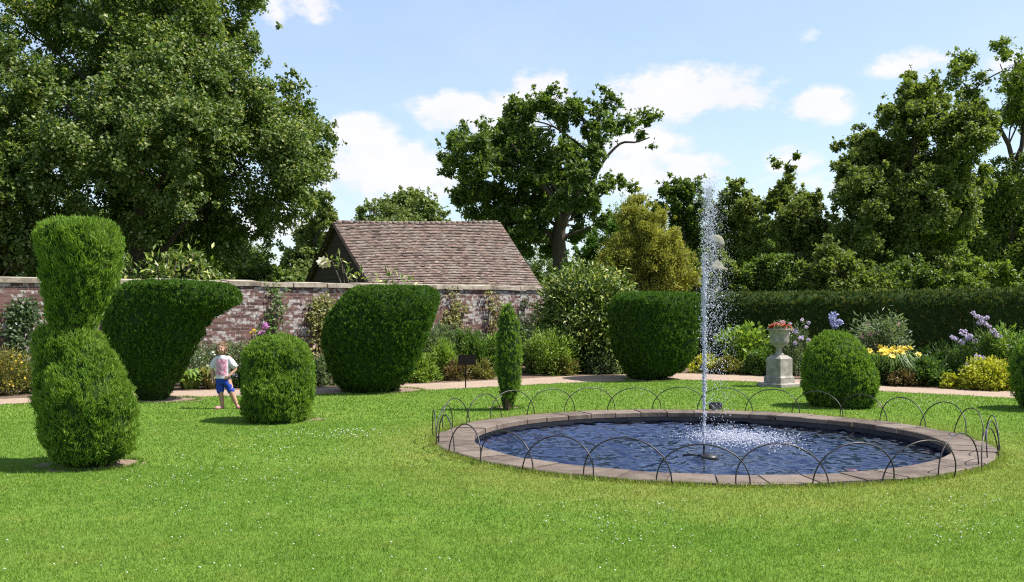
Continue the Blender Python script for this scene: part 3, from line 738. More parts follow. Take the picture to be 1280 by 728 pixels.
# ------------------------------------------------------------------ garden wall
WA, WB = np.array([-9.91, 19.2, 0]), np.array([.70, 28.8, 0]); wd = (WB - WA) / np.linalg.norm(WB - WA)
W0 = WA - wd * 6; Lw = float(np.linalg.norm(WB - W0) + 3.2)
wall = thing('brick_wall', 'old red brick garden wall blotched with white lichen under stone coping', 'wall', W0); wall.rotation_euler = (0, 0, math.atan2(wd[1], wd[0]))
nxw = 160; V = []; Fq = []
for i in range(nxw + 1):
    x = Lw * i / nxw
    for y, z in ((0, 0), (0, .7), (0, 1.4), (0, 2.09), (.34, 2.09), (.34, 0)):
        V.append((x, y + (.02 * nz((x * .5, z, 1)) if y == 0 else 0), z))
for i in range(nxw):
    for j in range(5): Fq.append([i * 6 + j, (i + 1) * 6 + j, (i + 1) * 6 + j + 1, i * 6 + j + 1])
Fq.append([0, 1, 2, 3, 4, 5]); Fq.append([nxw * 6 + j for j in range(6)][::-1])
build('brickwork', [(np.array(V), Fq, None, 0)], [M['brick']], wall)
parts = []; x = 0
while x < Lw:
    l = RNG.uniform(.5, .95); V, Fq = box((x + l / 2, .17, 2.16 + RNG.uniform(-.012, .012)), (l - .012, .45, .135)); V[4:6, 2] -= .035; V += RNG.normal(0, .006, V.shape)
    parts.append((V, Fq, RNG.random(), 0)); x += l
build('coping', parts, [M['wallcap']], wall)


def wall_pt(px, z, out=.06):
    """a point on the wall's face in the direction of photo column px"""
    dx = (px - CX) / F_PX
    # solve W0 + wd*t : X = dx*Y
    t = (dx * W0[1] - W0[0]) / (wd[0] - dx * wd[1]); p = W0 + wd * t; nrm = np.array([wd[1], -wd[0], 0])
    return p + nrm * out + np.array([0, 0, z])


# ------------------------------------------------------------------ barn
YB = 44.0
RL, RR_ = P(420, 278, YB), P(622, 278, YB + 2.4); EL, ER = P(477, 375, YB - 3.6), P(684, 375, YB - 1.2); KL, KR = P(375, 375, YB + 3.6), P(588, 375, YB + 6.0)
barn = thing('tiled_barn', 'low barn with steep weathered clay tile roof and dark gable behind the wall', 'barn', ((RL + RR_)[0] / 2, YB + 1, 0)); off = np.array(barn.location)


def roof_side(A, B, C, D):                                        # A-B ridge, C-D eaves; rows of single tiles
    L = np.linalg.norm(C - A); nr = int(L / .115); W_ = np.linalg.norm(B - A); nc = int(W_ / .17)
    nrm = unit(np.cross(B - A, C - A)); nrm = nrm if nrm[2] > 0 else -nrm
    Vs, Fs, Rs = [], [], []
    e1 = A - unit(B - A) * .12; f1 = B + unit(B - A) * .12; e2 = C - unit(D - C) * .12; f2 = D + unit(D - C) * .12
    for r in range(nr):
        t0, t1 = r / nr, (r + 1.15) / nr; o = .5 * (r % 2)
        sag = lambda u: -.05 * math.sin(u * math.pi) * 1.0
        for c in range(nc + 1):
            u0, u1 = min(max((c - o) / nc, 0), 1), min(max((c + 1 - o) / nc, 0), 1)
            if u1 - u0 < 1e-4: continue
            h = .045 + RNG.normal(0, .008); pt = lambda u, t: (e1 + (f1 - e1) * u) * (1 - t) + (e2 + (f2 - e2) * u) * t + np.array([0, 0, sag(u)])
            g_ = .004 / W_
            a_, b_ = pt(u0 + g_, t0) + nrm * .004, pt(u1 - g_, t0) + nrm * .004; c_, d_ = pt(u1 - g_, t1) + nrm * h, pt(u0 + g_, t1) + nrm * (h + RNG.normal(0, .004))
            k = len(Vs); Vs += [a_, b_, c_, d_, c_ - nrm * .03, d_ - nrm * .03]; Fs += [[k, k + 1, k + 2, k + 3], [k + 3, k + 2, k + 4, k + 5]]; Rs += [RNG.random()] * 6
    return np.array(Vs), Fs, np.array(Rs)


s1 = roof_side(RL, RR_, EL, ER); s2 = roof_side(RL, RR_, KL, KR)
under = lambda a_: a_ - np.array([0, 0, .06])
deck = np.array([under(q) for q in (RL, RR_, EL, ER, KL, KR)])
ridge_parts = []; nrt = 30
for i in range(nrt):
    p0 = RL + (RR_ - RL) * i / nrt; p1 = RL + (RR_ - RL) * (i + .97) / nrt; p0[2] += -.05 * math.sin(i / nrt * math.pi); p1[2] += -.05 * math.sin((i + 1) / nrt * math.pi)
    ridge_parts.append((*tube([p0, p1], .085 + RNG.uniform(-.006, .01), 8), RNG.random() * .7, 0))
build('roof', [(s1[0] - off, s1[1], s1[2], 0), (s2[0] - off, s2[1], s2[2], 0), (deck - off, [[0, 1, 3, 2], [0, 4, 5, 1]], None, 1)], [M['tiles'], M['boards']], barn)
build('ridge_tiles', [(p[0] - off, *p[1:]) for p in ridge_parts], [M['tiles']], barn, True)
ins_ = lambda q, c: q + (c - q) * .02
gp_ = []
for (a_, e, k_, other) in ((RL, EL, KL, RR_), (RR_, ER, KR, RL)):
    d = unit(other - a_) * .1; rows = 22
    hz = a_[2] - .12; lo = 0.0; ez = e[2]
    for r in range(rows):                                          # lapped boards
        z0, z1 = hz * r / rows, hz * (r + 1.12) / rows; z1 = min(z1, hz)
        w = lambda z: min(1, max(0.0, (hz - z) / (hz - ez)))
        p_ = lambda z, q: np.array([a_[0] + (q[0] - a_[0]) * w(z) * .97, a_[1] + (q[1] - a_[1]) * w(z) * .97, z]) + d
        o = -unit(other - a_) * .025
        gp_.append((np.array([p_(z0, k_) + o, p_(z0, e) + o, p_(z1, e), p_(z1, k_)]), [[0, 1, 2, 3]], RNG.random(), 0))
build('gable_boards', [(p[0] - off, *p[1:]) for p in gp_], [M['boards']], barn)
f_ = [(np.array([EL * [1, 1, 0], ER * [1, 1, 0], ER, EL]) + [0, .35, 0], [[0, 1, 2, 3]], None, 0), (np.array([KL * [1, 1, 0], KR * [1, 1, 0], KR, KL]) - [0, .35, 0], [[0, 1, 2, 3]], None, 0)]
for p in f_: build('side_wall', [(p[0] - off, *p[1:])], [M['boards']], barn)
bb = [(*tube([a_, b_], .07, 4), None, 0) for a_, b_ in ((RL - unit(RR_ - RL) * .13, EL - unit(RR_ - RL) * .13), (RL - unit(RR_ - RL) * .13, KL - unit(RR_ - RL) * .13))]
build('barge_boards', [(p[0] - off - [0, 0, .05], *p[1:]) for p in bb], [M['boards']], barn)

# ------------------------------------------------------------------ trees
def tree(name, label, Y, base_px, lobes, mat, n, L, W, trunk=None, tr=.25, depth=.6, sub=.24, seed=1, limbs=8, extra=(), group=None, cat='tree', core_fill=.35, droop=.2, rs=.93):
    global RNG
    keepR = RNG; RNG = np.random.default_rng(seed); rg = np.random.default_rng(seed + 50)
    c = []; r = []
    for lb in lobes:
        px, py, rp = lb[:3]; rad = rp / F_PX * Y
        dy = lb[3] if len(lb) > 3 else rg.uniform(-1, 1) * depth * 2.2 * rad ** .7
        q = P(px, py, Y); c.append(q + [0, dy, 0]); r.append(rad)
    c = np.array(c); r = np.array(r) * rs
    sc_, sr_, so_ = [], [], []
    for q, rad in zip(c, r):
        ns = int(np.clip(26 * (rad / 1.0) ** .8, 12, 90))
        d = rdir(ns); u = rg.uniform(.3, 1.0, ns) ** .6
        sc_.append(q + d * (u * rad * .93)[:, None] * [1, 1, .92]); sr_.append(np.full(ns, sub * min(rad, 1.6 + .25 * rad)) * rg.uniform(.6, 1.25, ns)); so_.append(np.tile(q, (ns, 1)))
        ne_ = max(5, ns // 3); d = rdir(ne_); d[:, 2] += .25; d = unit(d)
        sc_.append(q + d * (rg.uniform(.92, 1.22, ne_) * rad + .12)[:, None]); sr_.append(np.full(ne_, sub * min(rad, 1.6) * .42) * rg.uniform(.6, 1.2, ne_)); so_.append(np.tile(q, (ne_, 1)))
    sc_ = np.concatenate(sc_); sr_ = np.concatenate(sr_); so_ = np.concatenate(so_)
    wgt = sr_ ** 1.8; i = RNG.choice(len(sc_), n, p=wgt / wgt.sum())
    pos = sc_[i] + np.clip(RNG.normal(size=(n, 3)), -1.9, 1.9) * (sr_[i] * .55)[:, None]
    pos = pos[pos[:, 2] > .05]; i = i[:0]
    m_ = len(pos); ce = c.mean(0)
    out = unit(pos - (ce + [0, 0, -1])); nrm = unit(out * .55 + [0, 0, .55] + RNG.normal(size=(m_, 3)) * .55)
    D = unit(RNG.normal(size=(m_, 3)) + out * .5 + [0, 0, -droop * 2]); l = L * RNG.uniform(.65, 1.3, m_)
    lv = leaves(pos, D, nrm, l, W * l / L, fold=.08)
    g = G(base_px, HY + EYE * F_PX / Y); root = thing(name, label, cat, g, group); off = np.array(root.location)
    build('crown', [(lv[0] - off, lv[1], lv[2], 0)], [M[mat]], root)
    tp = curve(trunk if trunk is not None else [g + [0, 0, -.1], g * .5 + ce * .5 + [0, 0, -.2], ce], 12)
    wood = [(*tube(tp, np.linspace(tr, tr * .16, len(tp)), 10), None, 0)]
    big = np.argsort(-r)[:limbs] if limbs < len(r) else np.arange(len(r))
    for j in big:
        z = tp[:, 2]; k = int(np.clip(np.searchsorted(z, c[j][2] - r[j] * 1.3 - rg.uniform(.2, 1.5)), 3, len(tp) - 2)); s_ = tp[k]; e = c[j] + rdir(1)[0] * r[j] * .3
        mid = (s_ + e) / 2 + rdir(1)[0] * np.linalg.norm(e - s_) * .1 + [0, 0, .1 * np.linalg.norm(e - s_)]
        rr0 = tr * .28 * np.interp(k, [0, len(tp)], [1, .45]); cv = curve([s_, mid, e], 9); wood.append((*tube(cv, np.linspace(rr0, .02, 9), 6), None, 0))
        for _ in range(4):
            t_ = rg.integers(3, 8); e2 = c[j] + rdir(1)[0] * r[j] * .85
            wood.append((*tube(curve([cv[t_], (cv[t_] + e2) / 2 + rdir(1)[0] * .12 * r[j], e2], 6), np.linspace(rr0 * .4, .01, 6), 5), None, 0))
    for pts, ra in extra:
        cv = curve(pts, 3 * len(pts)); wood.append((*tube(cv, np.linspace(ra, ra * .3, len(cv)), 7), None, 0))
    build('trunk', [(w_[0] - off, *w_[1:]) for w_ in wood], [M['bark']], root, True)
    RNG = keepR
    return root


YL = 31.0
tree('lime_tree', 'huge dark lime tree towering behind the brick wall', YL, 165, [
    (330, 215, 88), (345, 170, 68), (278, 52, 46), (262, -25, 72), (200, 40, 105), (120, 0, 110), (50, 100, 105), (150, 160, 115), (240, 140, 100), (110, 250, 85), (220, 265, 85), (300, 290, 55), (10, 10, 100), (352, 128, 42), (384, 220, 40), (392, 180, 34), (372, 262, 36), (170, 310, 42), (95, 318, 45), (308, 325, 24), (355, 90, 16), (375, 100, 12), (288, 118, 45), (180, 220, 80), (60, 200, 70), (240, 320, 35), (130, 230, 55, -4.5), (60, 260, 45, -4), (200, 200, 62, -5), (262, 250, 52, -4), (175, 285, 42, -4.5), (105, 150, 62, -5), (230, 300, 30, -3.5), (40, 170, 50, -4), (290, 180, 52, -4.5), (130, 300, 34, -4), (80, 225, 45, -4.5), (160, 250, 40, -5), (60, 310, 34, -3.5), (270, 205, 45, -5), (200, -100, 100), (200, -100, 100), (90, -110, 100), (-60, 60, 110), (-60, 180, 80), (30, 320, 40), (310, 150, 60)],
    'lime', 430000, .108, .084, tr=.42, depth=1.0, sub=.2, seed=11, limbs=12)
tree('lime_tree', 'smaller light leaved tree at the picture edge, overhanging the brick wall', 25.5, -20, [(-15, 255, 58), (0, 205, 42), (12, 300, 38), (25, 245, 24), (30, 320, 18), (-30, 315, 45), (-40, 190, 50)], 'lime', 40000, .10, .075, tr=.16, seed=12, depth=.4, sub=.25)
tree('ash_tree', 'slim light green tree between the lime and the dark barn gable', 58, 392, [(396, 268, 24), (386, 300, 26), (405, 250, 13), (372, 325, 22), (398, 330, 26), (410, 285, 12), (380, 345, 25)], 'far', 17000, .2, .15, tr=.2, seed=13, depth=.5)
tree('ash_tree', 'pale rounded tree rising behind the barn ridge', 88, 505, [(505, 258, 26), (480, 262, 16), (462, 268, 15), (530, 262, 22), (548, 272, 16), (500, 285, 38), (515, 242, 10), (540, 300, 30), (455, 285, 14), (470, 300, 25)], 'far', 24000, .28, .21, tr=.4, seed=14, depth=.5)
YO = 52.0
ok = lambda *q: [P(x, y, YO + (d if d else 0)) for x, y, d in q]
tree('oak_tree', 'spreading oak with a leaning trunk and open limbs beside the barn', YO, 704, [
    (592, 200, 40), (573, 178, 20), (562, 212, 17), (553, 195, 9), (624, 168, 36), (650, 152, 34), (680, 138, 26), (690, 118, 9), (712, 150, 30), (733, 140, 16), (762, 132, 18), (752, 116, 7), (786, 150, 17), (806, 148, 15), (660, 208, 52), (708, 200, 40), (612, 250, 42), (650, 268, 48), (700, 238, 36), (588, 240, 30), (640, 308, 36), (684, 298, 26), (738, 172, 20), (768, 164, 13), (800, 168, 9), (815, 182, 6), (778, 224, 13), (756, 232, 16), (790, 236, 9), (736, 258, 26), (756, 280, 20), (724, 290, 20), (820, 148, 7), (700, 252, 20, -3), (730, 214, 20, -3), (714, 226, 17, -3.5), (746, 188, 15, -2.5), (690, 270, 14, -3), (735, 248, 20, -3), (722, 264, 15, -3), (716, 240, 14, -3.5), (752, 165, 14, -2.5), (740, 200, 14, -3), (580, 160, 9), (600, 150, 8), (640, 125, 10), (575, 250, 14)],
    'oak', 82000, .185, .13, trunk=ok((704, 400, 0), (702, 345, 0), (698, 300, 0), (702, 275, 0), (716, 255, 0), (735, 225, 0), (740, 180, 0), (750, 135, 0)), tr=.48, depth=.75, sub=.24, rs=.80, seed=15, limbs=22,
    extra=[(ok((740, 232, 0), (752, 205, -.5), (775, 180, -.5), (795, 178, -.5), (812, 172, -.5)), .10), (ok((700, 285, 0), (690, 250, -1), (665, 215, -1.5), (640, 180, -1.5)), .22), (ok((744, 170, 0), (752, 140, 0), (758, 116, 0)), .09)])
tree('golden_cypress', 'feathery golden yellow cypress standing beyond the hedge corner', 31, 805, [(798, 250, 10), (785, 275, 14), (815, 268, 14), (796, 262, 17), (794, 282, 22), (826, 272, 12), (812, 288, 20), (835, 300, 20), (802, 310, 34), (838, 325, 26), (790, 335, 42), (846, 345, 24), (758, 345, 22), (820, 350, 40), (770, 325, 22)], 'gold', 80000, .085, .038, tr=.12, seed=16, depth=.35, sub=.34, droop=-.3, rs=1.02)
tree('yew_tree', 'dark sloping yew mass between the oak trunk and the golden cypress', 34, 745, [(745, 318, 26), (768, 300, 22), (725, 335, 22), (785, 285, 14), (740, 345, 34), (775, 335, 30)], 'yew_back', 20000, .12, .06, tr=.12, seed=17, depth=.4)
tree('oak_tree', 'open branched tree with sky showing through behind the water jet', 47, 858, [(850, 240, 18), (870, 234, 15), (832, 238, 10), (858, 268, 24), (866, 305, 28), (880, 345, 30), (850, 335, 26), (880, 258, 13), (826, 262, 12), (843, 255, 10)], 'oak', 32000, .16, .11, tr=.2, seed=18, depth=.4, sub=.3, limbs=10)
tree('oak_tree', 'rounded green tree rising above the hedge just beside the water jet', 43, 925, [(914, 243, 17), (938, 252, 16), (905, 275, 26), (945, 290, 36), (920, 310, 34), (905, 335, 34), (950, 335, 34), (925, 228, 6), (928, 268, 22)], 'olive', 50000, .14, .10, tr=.25, seed=19, depth=.45, sub=.28)
tree('spruce_tree', 'olive green tree with a narrow bent leading shoot at its peak', 41, 990, [(986, 212, 8), (972, 206, 5), (965, 200, 3), (988, 226, 14), (985, 246, 22), (966, 256, 18), (1005, 262, 24), (985, 285, 36), (960, 300, 30), (1015, 300, 34), (990, 335, 42), (1030, 335, 30), (994, 196, 5)], 'olive', 58000, .135, .095, tr=.22, seed=20, depth=.45, sub=.26)
YD = 38.0
tree('lime_tree', 'tall dark tree with a ragged pointed top above the hedge', YD, 1135, [
    (1132, 122, 26), (1140, 96, 10), (1166, 128, 30), (1176, 106, 16), (1122, 158, 36), (1178, 178, 42), (1084, 190, 30), (1062, 208, 22), (1048, 184, 8), (1060, 248, 38), (1110, 230, 55), (1168, 248, 55), (1206, 226, 26), (1130, 308, 55), (1188, 318, 48), (1072, 308, 48), (1104, 140, 12), (1206, 180, 20), (1190, 96, 10), (1050, 225, 20), (1095, 350, 40), (1150, 350, 40), (1200, 275, 34), (1072, 178, 10), (1098, 170, 20), (1140, 150, 30, 0), (1150, 190, 36, 1), (1100, 215, 40, 0), (1140, 232, 46, -1), (1190, 165, 26, 0), (1120, 270, 40, -2), (1055, 180, 6)],
    'olive', 170000, .135, .098, tr=.4, depth=.8, sub=.24, seed=21, limbs=16)
YA = 42.0; ak = lambda *q: [P(x, y, YA) for x, y in q]
tree('ash_tree', 'airy ash tree with dark bare limbs showing at the picture edge', YA, 1266, [
    (1214, 76, 16), (1240, 64, 11), (1272, 88, 18), (1252, 112, 18), (1216, 122, 17), (1272, 142, 20), (1236, 160, 16), (1280, 205, 20), (1225, 100, 10), (1198, 100, 10), (1300, 120, 30), (1240, 240, 26), (1262, 290, 38), (1228, 318, 36), (1280, 330, 40), (1222, 265, 24), (1300, 250, 40), (1252, 205, 10), (1262, 66, 8), (1190, 85, 6), (1240, 345, 34), (1320, 320, 50)],
    'ash', 88000, .155, .09, trunk=ak((1268, 400), (1265, 340), (1263, 280), (1270, 225), (1257, 172), (1226, 128), (1204, 104)), tr=.2, depth=.7, sub=.32, rs=1.1, seed=22, limbs=12,
    extra=[(ak((1268, 225), (1279, 170), (1276, 110), (1268, 75)), .12), (ak((1264, 240), (1240, 212), (1222, 205), (1210, 190)), .09), (ak((1270, 200), (1290, 150), (1300, 100)), .1), (ak((1250, 160), (1262, 120), (1250, 80)), .06)])
for (px, Y, w, t, lab, mt, sd) in [(362, 48, 30, 340, 'low pale green shrub seen through the gap beside the barn gable', 'far', 31), (676, 57, 46, 312, 'low dark shrub at the foot of the oak behind the barn', 'oak', 32), (905, 62, 62, 285, 'dark tree far behind the hedge, left of the bent topped tree', 'oak', 51), (965, 64, 60, 290, 'dark tree far behind the bent topped tree', 'olive', 52), (1040, 60, 64, 280, 'dark tree filling the gap between bent topped and pointed trees', 'oak', 53), (1120, 62, 70, 270, 'dark tree far behind the tall pointed tree', 'oak', 54), (1190, 60, 64, 275, 'green tree filling the gap before the airy ash', 'olive', 55), (1262, 64, 60, 290, 'light tree far behind the airy ash', 'ash', 56), (20, 50, 60, 270, 'dark tree far behind the lime at the picture edge', 'oak', 57), (120, 52, 66, 260, 'dark tree far behind the lime trunk', 'oak', 58), (215, 50, 60, 275, 'dark tree behind the lime crown and the bird yew', 'oak', 59), (285, 52, 40, 295, 'dark tree behind the lime near its outer boughs', 'oak', 60), (790, 60, 46, 262, 'dark tree behind the golden cypress', 'oak', 61), (850, 60, 40, 300, 'dark tree behind the water jet', 'oak', 62), (900, 34, 38, 325, 'leafy shrub behind the hedge below the water spray', 'olive', 33), (960, 33, 42, 322, 'broad shrub behind the hedge below the bent topped tree', 'oak', 34), (1040, 33, 48, 318, 'broad dark shrub behind the hedge below the tall pointed tree', 'olive', 35), (1225, 33, 46, 322, 'light green shrub behind the hedge below the airy ash', 'ash', 36), (1130, 34, 52, 325, 'deep green shrub behind the middle of the hedge', 'oak', 37), (225, 27, 60, 325, 'dark laurel thicket under the huge lime tree', 'lime', 38), (90, 27, 60, 325, 'dark thicket behind the wall under the lime trunk', 'oak', 39), (330, 30, 42, 332, 'dark undergrowth behind the wall at the lime crown edge', 'oak', 40)]:
    tree('garden_shrub', lab, Y, px, [(px, t + w * .5, w * .8), (px - w * .6, t + w * .9, w * .7), (px + w * .6, t + w * .9, w * .7), (px, t + w * 1.5, w)], mt, 24000, .12, .085, tr=.06, seed=sd, depth=.3, limbs=4, cat='shrub')

# far wooded hill
nx_, V, Fq = 60, [], []
for j in range(9):
    for i in range(nx_):
        x = -900 + 1500 * i / (nx_ - 1); y = 900 + 80 * j
        h = 66 * math.exp(-((y - 1250) / 190) ** 2) * (.75 + .3 * nz((x * .004, y * .004, 2)) + .12 * nz((x * .03, y * .02, 5)) + .05 * nz((x * .09, y * .05, 9)))
        V.append((x, y, h))
for j in range(8):
    for i in range(nx_ - 1): Fq.append([j * nx_ + i, j * nx_ + i + 1, (j + 1) * nx_ + i + 1, (j + 1) * nx_ + i])
tag(build('hills', [(np.array(V), Fq, None, 0)], [plain('far_wood', (.035, .055, .03), .95, .1, .4, .05)], smooth=True), 'wooded hill on the horizon beyond the barn', 'hill', kind='structure')

# ------------------------------------------------------------------ plants
def blossoms(C, r, petals=5, up=None):
    n = len(C); ax = unit(RNG.normal(size=(n, 3)) * .6 + (np.array([0.1, -.5, .8]) if up is None else up)); t1 = unit(np.cross(ax, rdir(n))); t2 = np.cross(ax, t1); Vs = []; off = 0; out = []
    r = np.broadcast_to(r, (n,))
    for k in range(petals):
        a_ = 2 * math.pi * k / petals; D = t1 * math.cos(a_) + t2 * math.sin(a_) + ax * .25
        out.append(leaves(C, D, ax, r, r * .85))
    V = np.concatenate([o[0] for o in out]); Fq = np.concatenate([o[1] + i * n * 4 for i, o in enumerate(out)]); R = np.concatenate([o[2] for o in out])
    return V, Fq, R


def plant(name, label, cat, px, Y, py_top, halfw, mat, n, L, W, base_py=None, flowers=None, form='mound', up=.3, group=None, dep=None, pos=None, zb=0.0, sub=True):
    """mound / upright / arching / climber plants; sizes in photo pixels at distance Y"""
    g = P(px, HY, Y) * [1, 1, 0] if pos is None else np.asarray(pos, float) * [1, 1, 0]
    Y = g[1]; h = EYE - (py_top - HY) / F_PX * Y - zb; rw = halfw / F_PX * Y; rd = (dep or min(rw, .7))
    root = thing(name, label, cat, g + [0, 0, zb], group); parts = []; st = []
    if form in ('mound', 'upright'):
        ncl = max(14, int(n / 45) if n < 9000 else n // 26); d = rdir(ncl); d[:, 2] = np.abs(d[:, 2]); d = d / ((np.abs(d) ** 3.2).sum(1, keepdims=True) ** (1 / 3.2) if n > 9000 else 1); u = RNG.random(ncl) ** (.3 if n < 9000 else .15)
        if form == 'upright': d[:, 2] = d[:, 2] ** .6
        c = d * u[:, None] * [rw * .88, rd * .88, h * .9]; c[:, 2] += .03
        if form == 'upright': c[:, 2] = np.abs(RNG.uniform(.1, .92, ncl)) * h * (1 - .35 * (np.hypot(c[:, 0] / rw, c[:, 1] / rd)) ** 2)
        i = RNG.integers(0, ncl, n); p = c[i] + RNG.normal(size=(n, 3)) * np.array([rw, rd, h]) * (.10 if sub else .2); p[:, 2] = np.maximum(p[:, 2], .01)
        out = unit(p * [1 / rw, 1 / rd, .7 / h] + 1e-6); D = out + RNG.normal(size=(n, 3)) * .6 + [0, 0, up]
        parts.append((*leaves(p, D, out * .5 + [0, 0, .6] + RNG.normal(size=(n, 3)) * .5, L * RNG.uniform(.6, 1.3, n), W, fold=.06), 0))
        for k in range(14):
            e = c[RNG.integers(0, ncl)]; st.append((*tube(curve([(e[0] * .3, e[1] * .3, 0), (e[0] * .6, e[1] * .6, e[2] * .6), e], 5), np.linspace(.009, .004, 5), 5), None, 0))
        tops = c[np.argsort(-(c[:, 2] / h + .35 * -c[:, 1] / rd))]
    elif form == 'arching':
        nb = n; a_ = RNG.uniform(0, 6.28, nb); q = RNG.random(nb) ** .6; b0 = np.stack([np.cos(a_) * rw * .6 * RNG.random(nb), np.sin(a_) * rd * .6 * RNG.random(nb), np.zeros(nb)], 1)
        out = np.stack([np.cos(a_), np.sin(a_), np.zeros(nb)], 1); hh = h * RNG.uniform(.5, 1.0, nb)[:, None]
        m_ = b0 + out * .25 * L + [0, 0, 1] * hh * .62; e1 = b0 + out * L * .62 + [0, 0, 1] * hh; e2 = b0 + out * L * 1.15 + [0, 0, 1] * hh * .75
        s_ = unit(np.cross(out, [0, 0, 1])) * W / 2; V = np.stack([b0 - s_ * .2, b0 + s_ * .2, m_ + s_, m_ - s_, e1 + s_ * .8, e1 - s_ * .8, e2], 1).reshape(-1, 3)
        k = np.arange(nb)[:, None] * 7; Fq = [list(f) for f in np.concatenate([k + [0, 1, 2, 3], k + [3, 2, 4, 5]])] + [list(f) for f in k + [5, 4, 6]]
        parts.append((V, Fq, np.repeat(RNG.random(nb), 7), 0)); tops = np.stack([RNG.normal(0, rw * .45, 60), RNG.normal(0, rd * .4, 60), h * RNG.uniform(.85, 1.12, 60)], 1)
        for k in range(10):
            st.append((*tube(curve([(tops[k][0] * .5, tops[k][1] * .5, 0), tops[k]], 5), .005, 5), None, 0))
    elif form == 'climber':                                        # spreads flat over the wall, root turned with it
        root.rotation_euler = (0, 0, math.atan2(wd[1], wd[0])); ncl = max(10, n // 40)
        c = np.stack([RNG.normal(0, .42, ncl) * rw, -RNG.uniform(.02, .16, ncl), h * RNG.random(ncl) ** .75], 1)
        i = RNG.integers(0, ncl, n); p = c[i] + RNG.normal(size=(n, 3)) * [.10, .03, .10]; p[:, 1] = np.minimum(p[:, 1], -.015); p[:, 2] = np.maximum(p[:, 2], .02)
        parts.append((*leaves(p, RNG.normal(size=(n, 3)) * [1, .4, .8] - [0, 0, .4], np.array([0, -1, .5]) + RNG.normal(size=(n, 3)) * .4, L * RNG.uniform(.6, 1.3, n), W), 0))
        for k in range(16):
            e = c[RNG.integers(0, ncl)]; st.append((*tube(curve([(e[0] * .15, -.03, 0), (e[0] * .5 + RNG.normal(0, .08), -.05, e[2] * .55), e], 7), np.linspace(.014, .004, 7), 5), None, 0))
        tops = c
    build('foliage', parts, [M[mat]], root)
    build('stems', st, [M['bark'] if form == 'climber' else M['stem']], root, True)
    if flowers:
        fm, nf, fr, typ = flowers[:4]; fp = []
        if typ == 'single':
            c = tops[RNG.integers(0, max(4, int(len(tops) * .75)), nf)] + RNG.normal(size=(nf, 3)) * [rw * .12, rd * .12, h * .05] + [0, -.02, L * .35]
            if nf > 40: fp.append((*blossoms(c, fr), 0))
            else:
                for q in c: build('flower', [(*blossoms(q[None], fr), 0)], [M['f_' + fm]], root)
        elif typ == 'head':                                        # rounded trusses of many small florets
            sel = flowers[4] if len(flowers) > 4 else None
            for k in range(nf):
                q = np.array(sel[k]) if sel is not None else tops[int(RNG.integers(0, max(3, len(tops) // 2)))] + [0, 0, L * .5]
                m_ = 46; s_ = fr * (.75 + .5 * RNG.random()); cc = q + rdir(m_) * s_ * RNG.uniform(.5, 1, (m_, 1)) * [1, 1, .9]; hp_ = [(*blossoms(cc, s_ * .30, 4), 0)]
                if sel is not None: st2 = tube(curve([(q[0] * .5, q[1] * .5, 0), q], 5), .006, 5); hp_.append((*st2, None, 1))
                build('flower_head', hp_, [M['f_' + fm], M['stem']], root)
        elif typ == 'trumpet':
            c = tops[:nf] if len(tops) >= nf else tops; m_ = len(c); 
            for q in c: build('flower', [(*blossoms(q[None], fr, 6), 0), (*blossoms(q[None] + [0, -.01, .01], fr * .6, 6), 0)], [M['f_' + fm]], root)
        if fp: tag(build('flowers', fp, [M['f_' + fm], M['stem']], root), kind='stuff')
    return root


D0 = lambda px, k=.45: EYE * F_PX / (edge_y(px, FARE) - HY) + k         # just behind the path's far edge
plant('coreopsis', 'yellow flowered bushy perennial at the picture edge, behind the tall two tier yew', 'plant', 8, D0(8, .75), 437, 34, 'p_olive', 5200, .07, .02, flowers=('yellow', 110, .026, 'single'), form='upright')
plant('coreopsis', 'yellow flowered clump half hidden behind the tall two tier yew', 'plant', 52, D0(52, .8), 450, 26, 'p_green', 3000, .07, .02, flowers=('yellow', 40, .026, 'single'), form='upright')
plant('climbing_rose', 'dark leaved climber with pale blooms on the wall beside the tall yew', 'climber', 0, 0, 378, 17, 'p_dark', 1500, .08, .05, form='climber', pos=wall_pt(26, 0, .03), flowers=('white', 20, .03, 'single'))
plant('climbing_rose', 'leafy climber on the wall between the tall yew and the bird yew', 'climber', 0, 0, 365, 14, 'p_green', 900, .08, .05, form='climber', pos=wall_pt(140, 0, .03))
plant('hosta', 'bright green hosta beside the path, below the bird yew tail', 'plant', 238, D0(238, .4), 461, 19, 'p_bright', 130, .22, .085, form='arching')
plant('hosta', 'yellowish green leafy clump by the path behind the child', 'plant', 266, D0(266, .4), 458, 20, 'p_olive', 150, .2, .07, form='arching')
plant('white_daisy', 'tall grey green bush dotted with white flowers behind the child', 'plant', 250, D0(250, 1.2), 430, 30, 'p_grey', 4200, .08, .022, form='upright', flowers=('white', 90, .028, 'single'))
plant('white_daisy', 'white flowered bush between the child and the stepped yew ball', 'plant', 296, D0(296, 1.1), 428, 26, 'p_grey', 3200, .08, .025, form='upright', flowers=('white', 60, .028, 'single'))
plant('phlox', 'low plant with a pale lilac bloom beside the child', 'plant', 300, D0(300, .4), 465, 13, 'p_dark', 900, .08, .03, form='mound', flowers=('lilac', 2, .06, 'head'))
plant('border_dahlia', 'tall stems with a large pink bloom above the stepped yew ball', 'plant', 330, D0(330, 1.0), 418, 22, 'p_green', 1900, .09, .04, form='upright', flowers=('magenta', 2, .085, 'head', [(.06, -.1, 1.22), (-.05, 0, 1.08)]))
plant('border_dahlia', 'tall stem with a small yellow bloom above the stepped yew ball', 'plant', 318, D0(318, 1.1), 424, 12, 'p_green', 900, .08, .04, form='upright', flowers=('yellow', 3, .04, 'head', [(.03, -.1, 1.13), (-.04, -.1, 1.08), (.10, 0, 1.0)]))
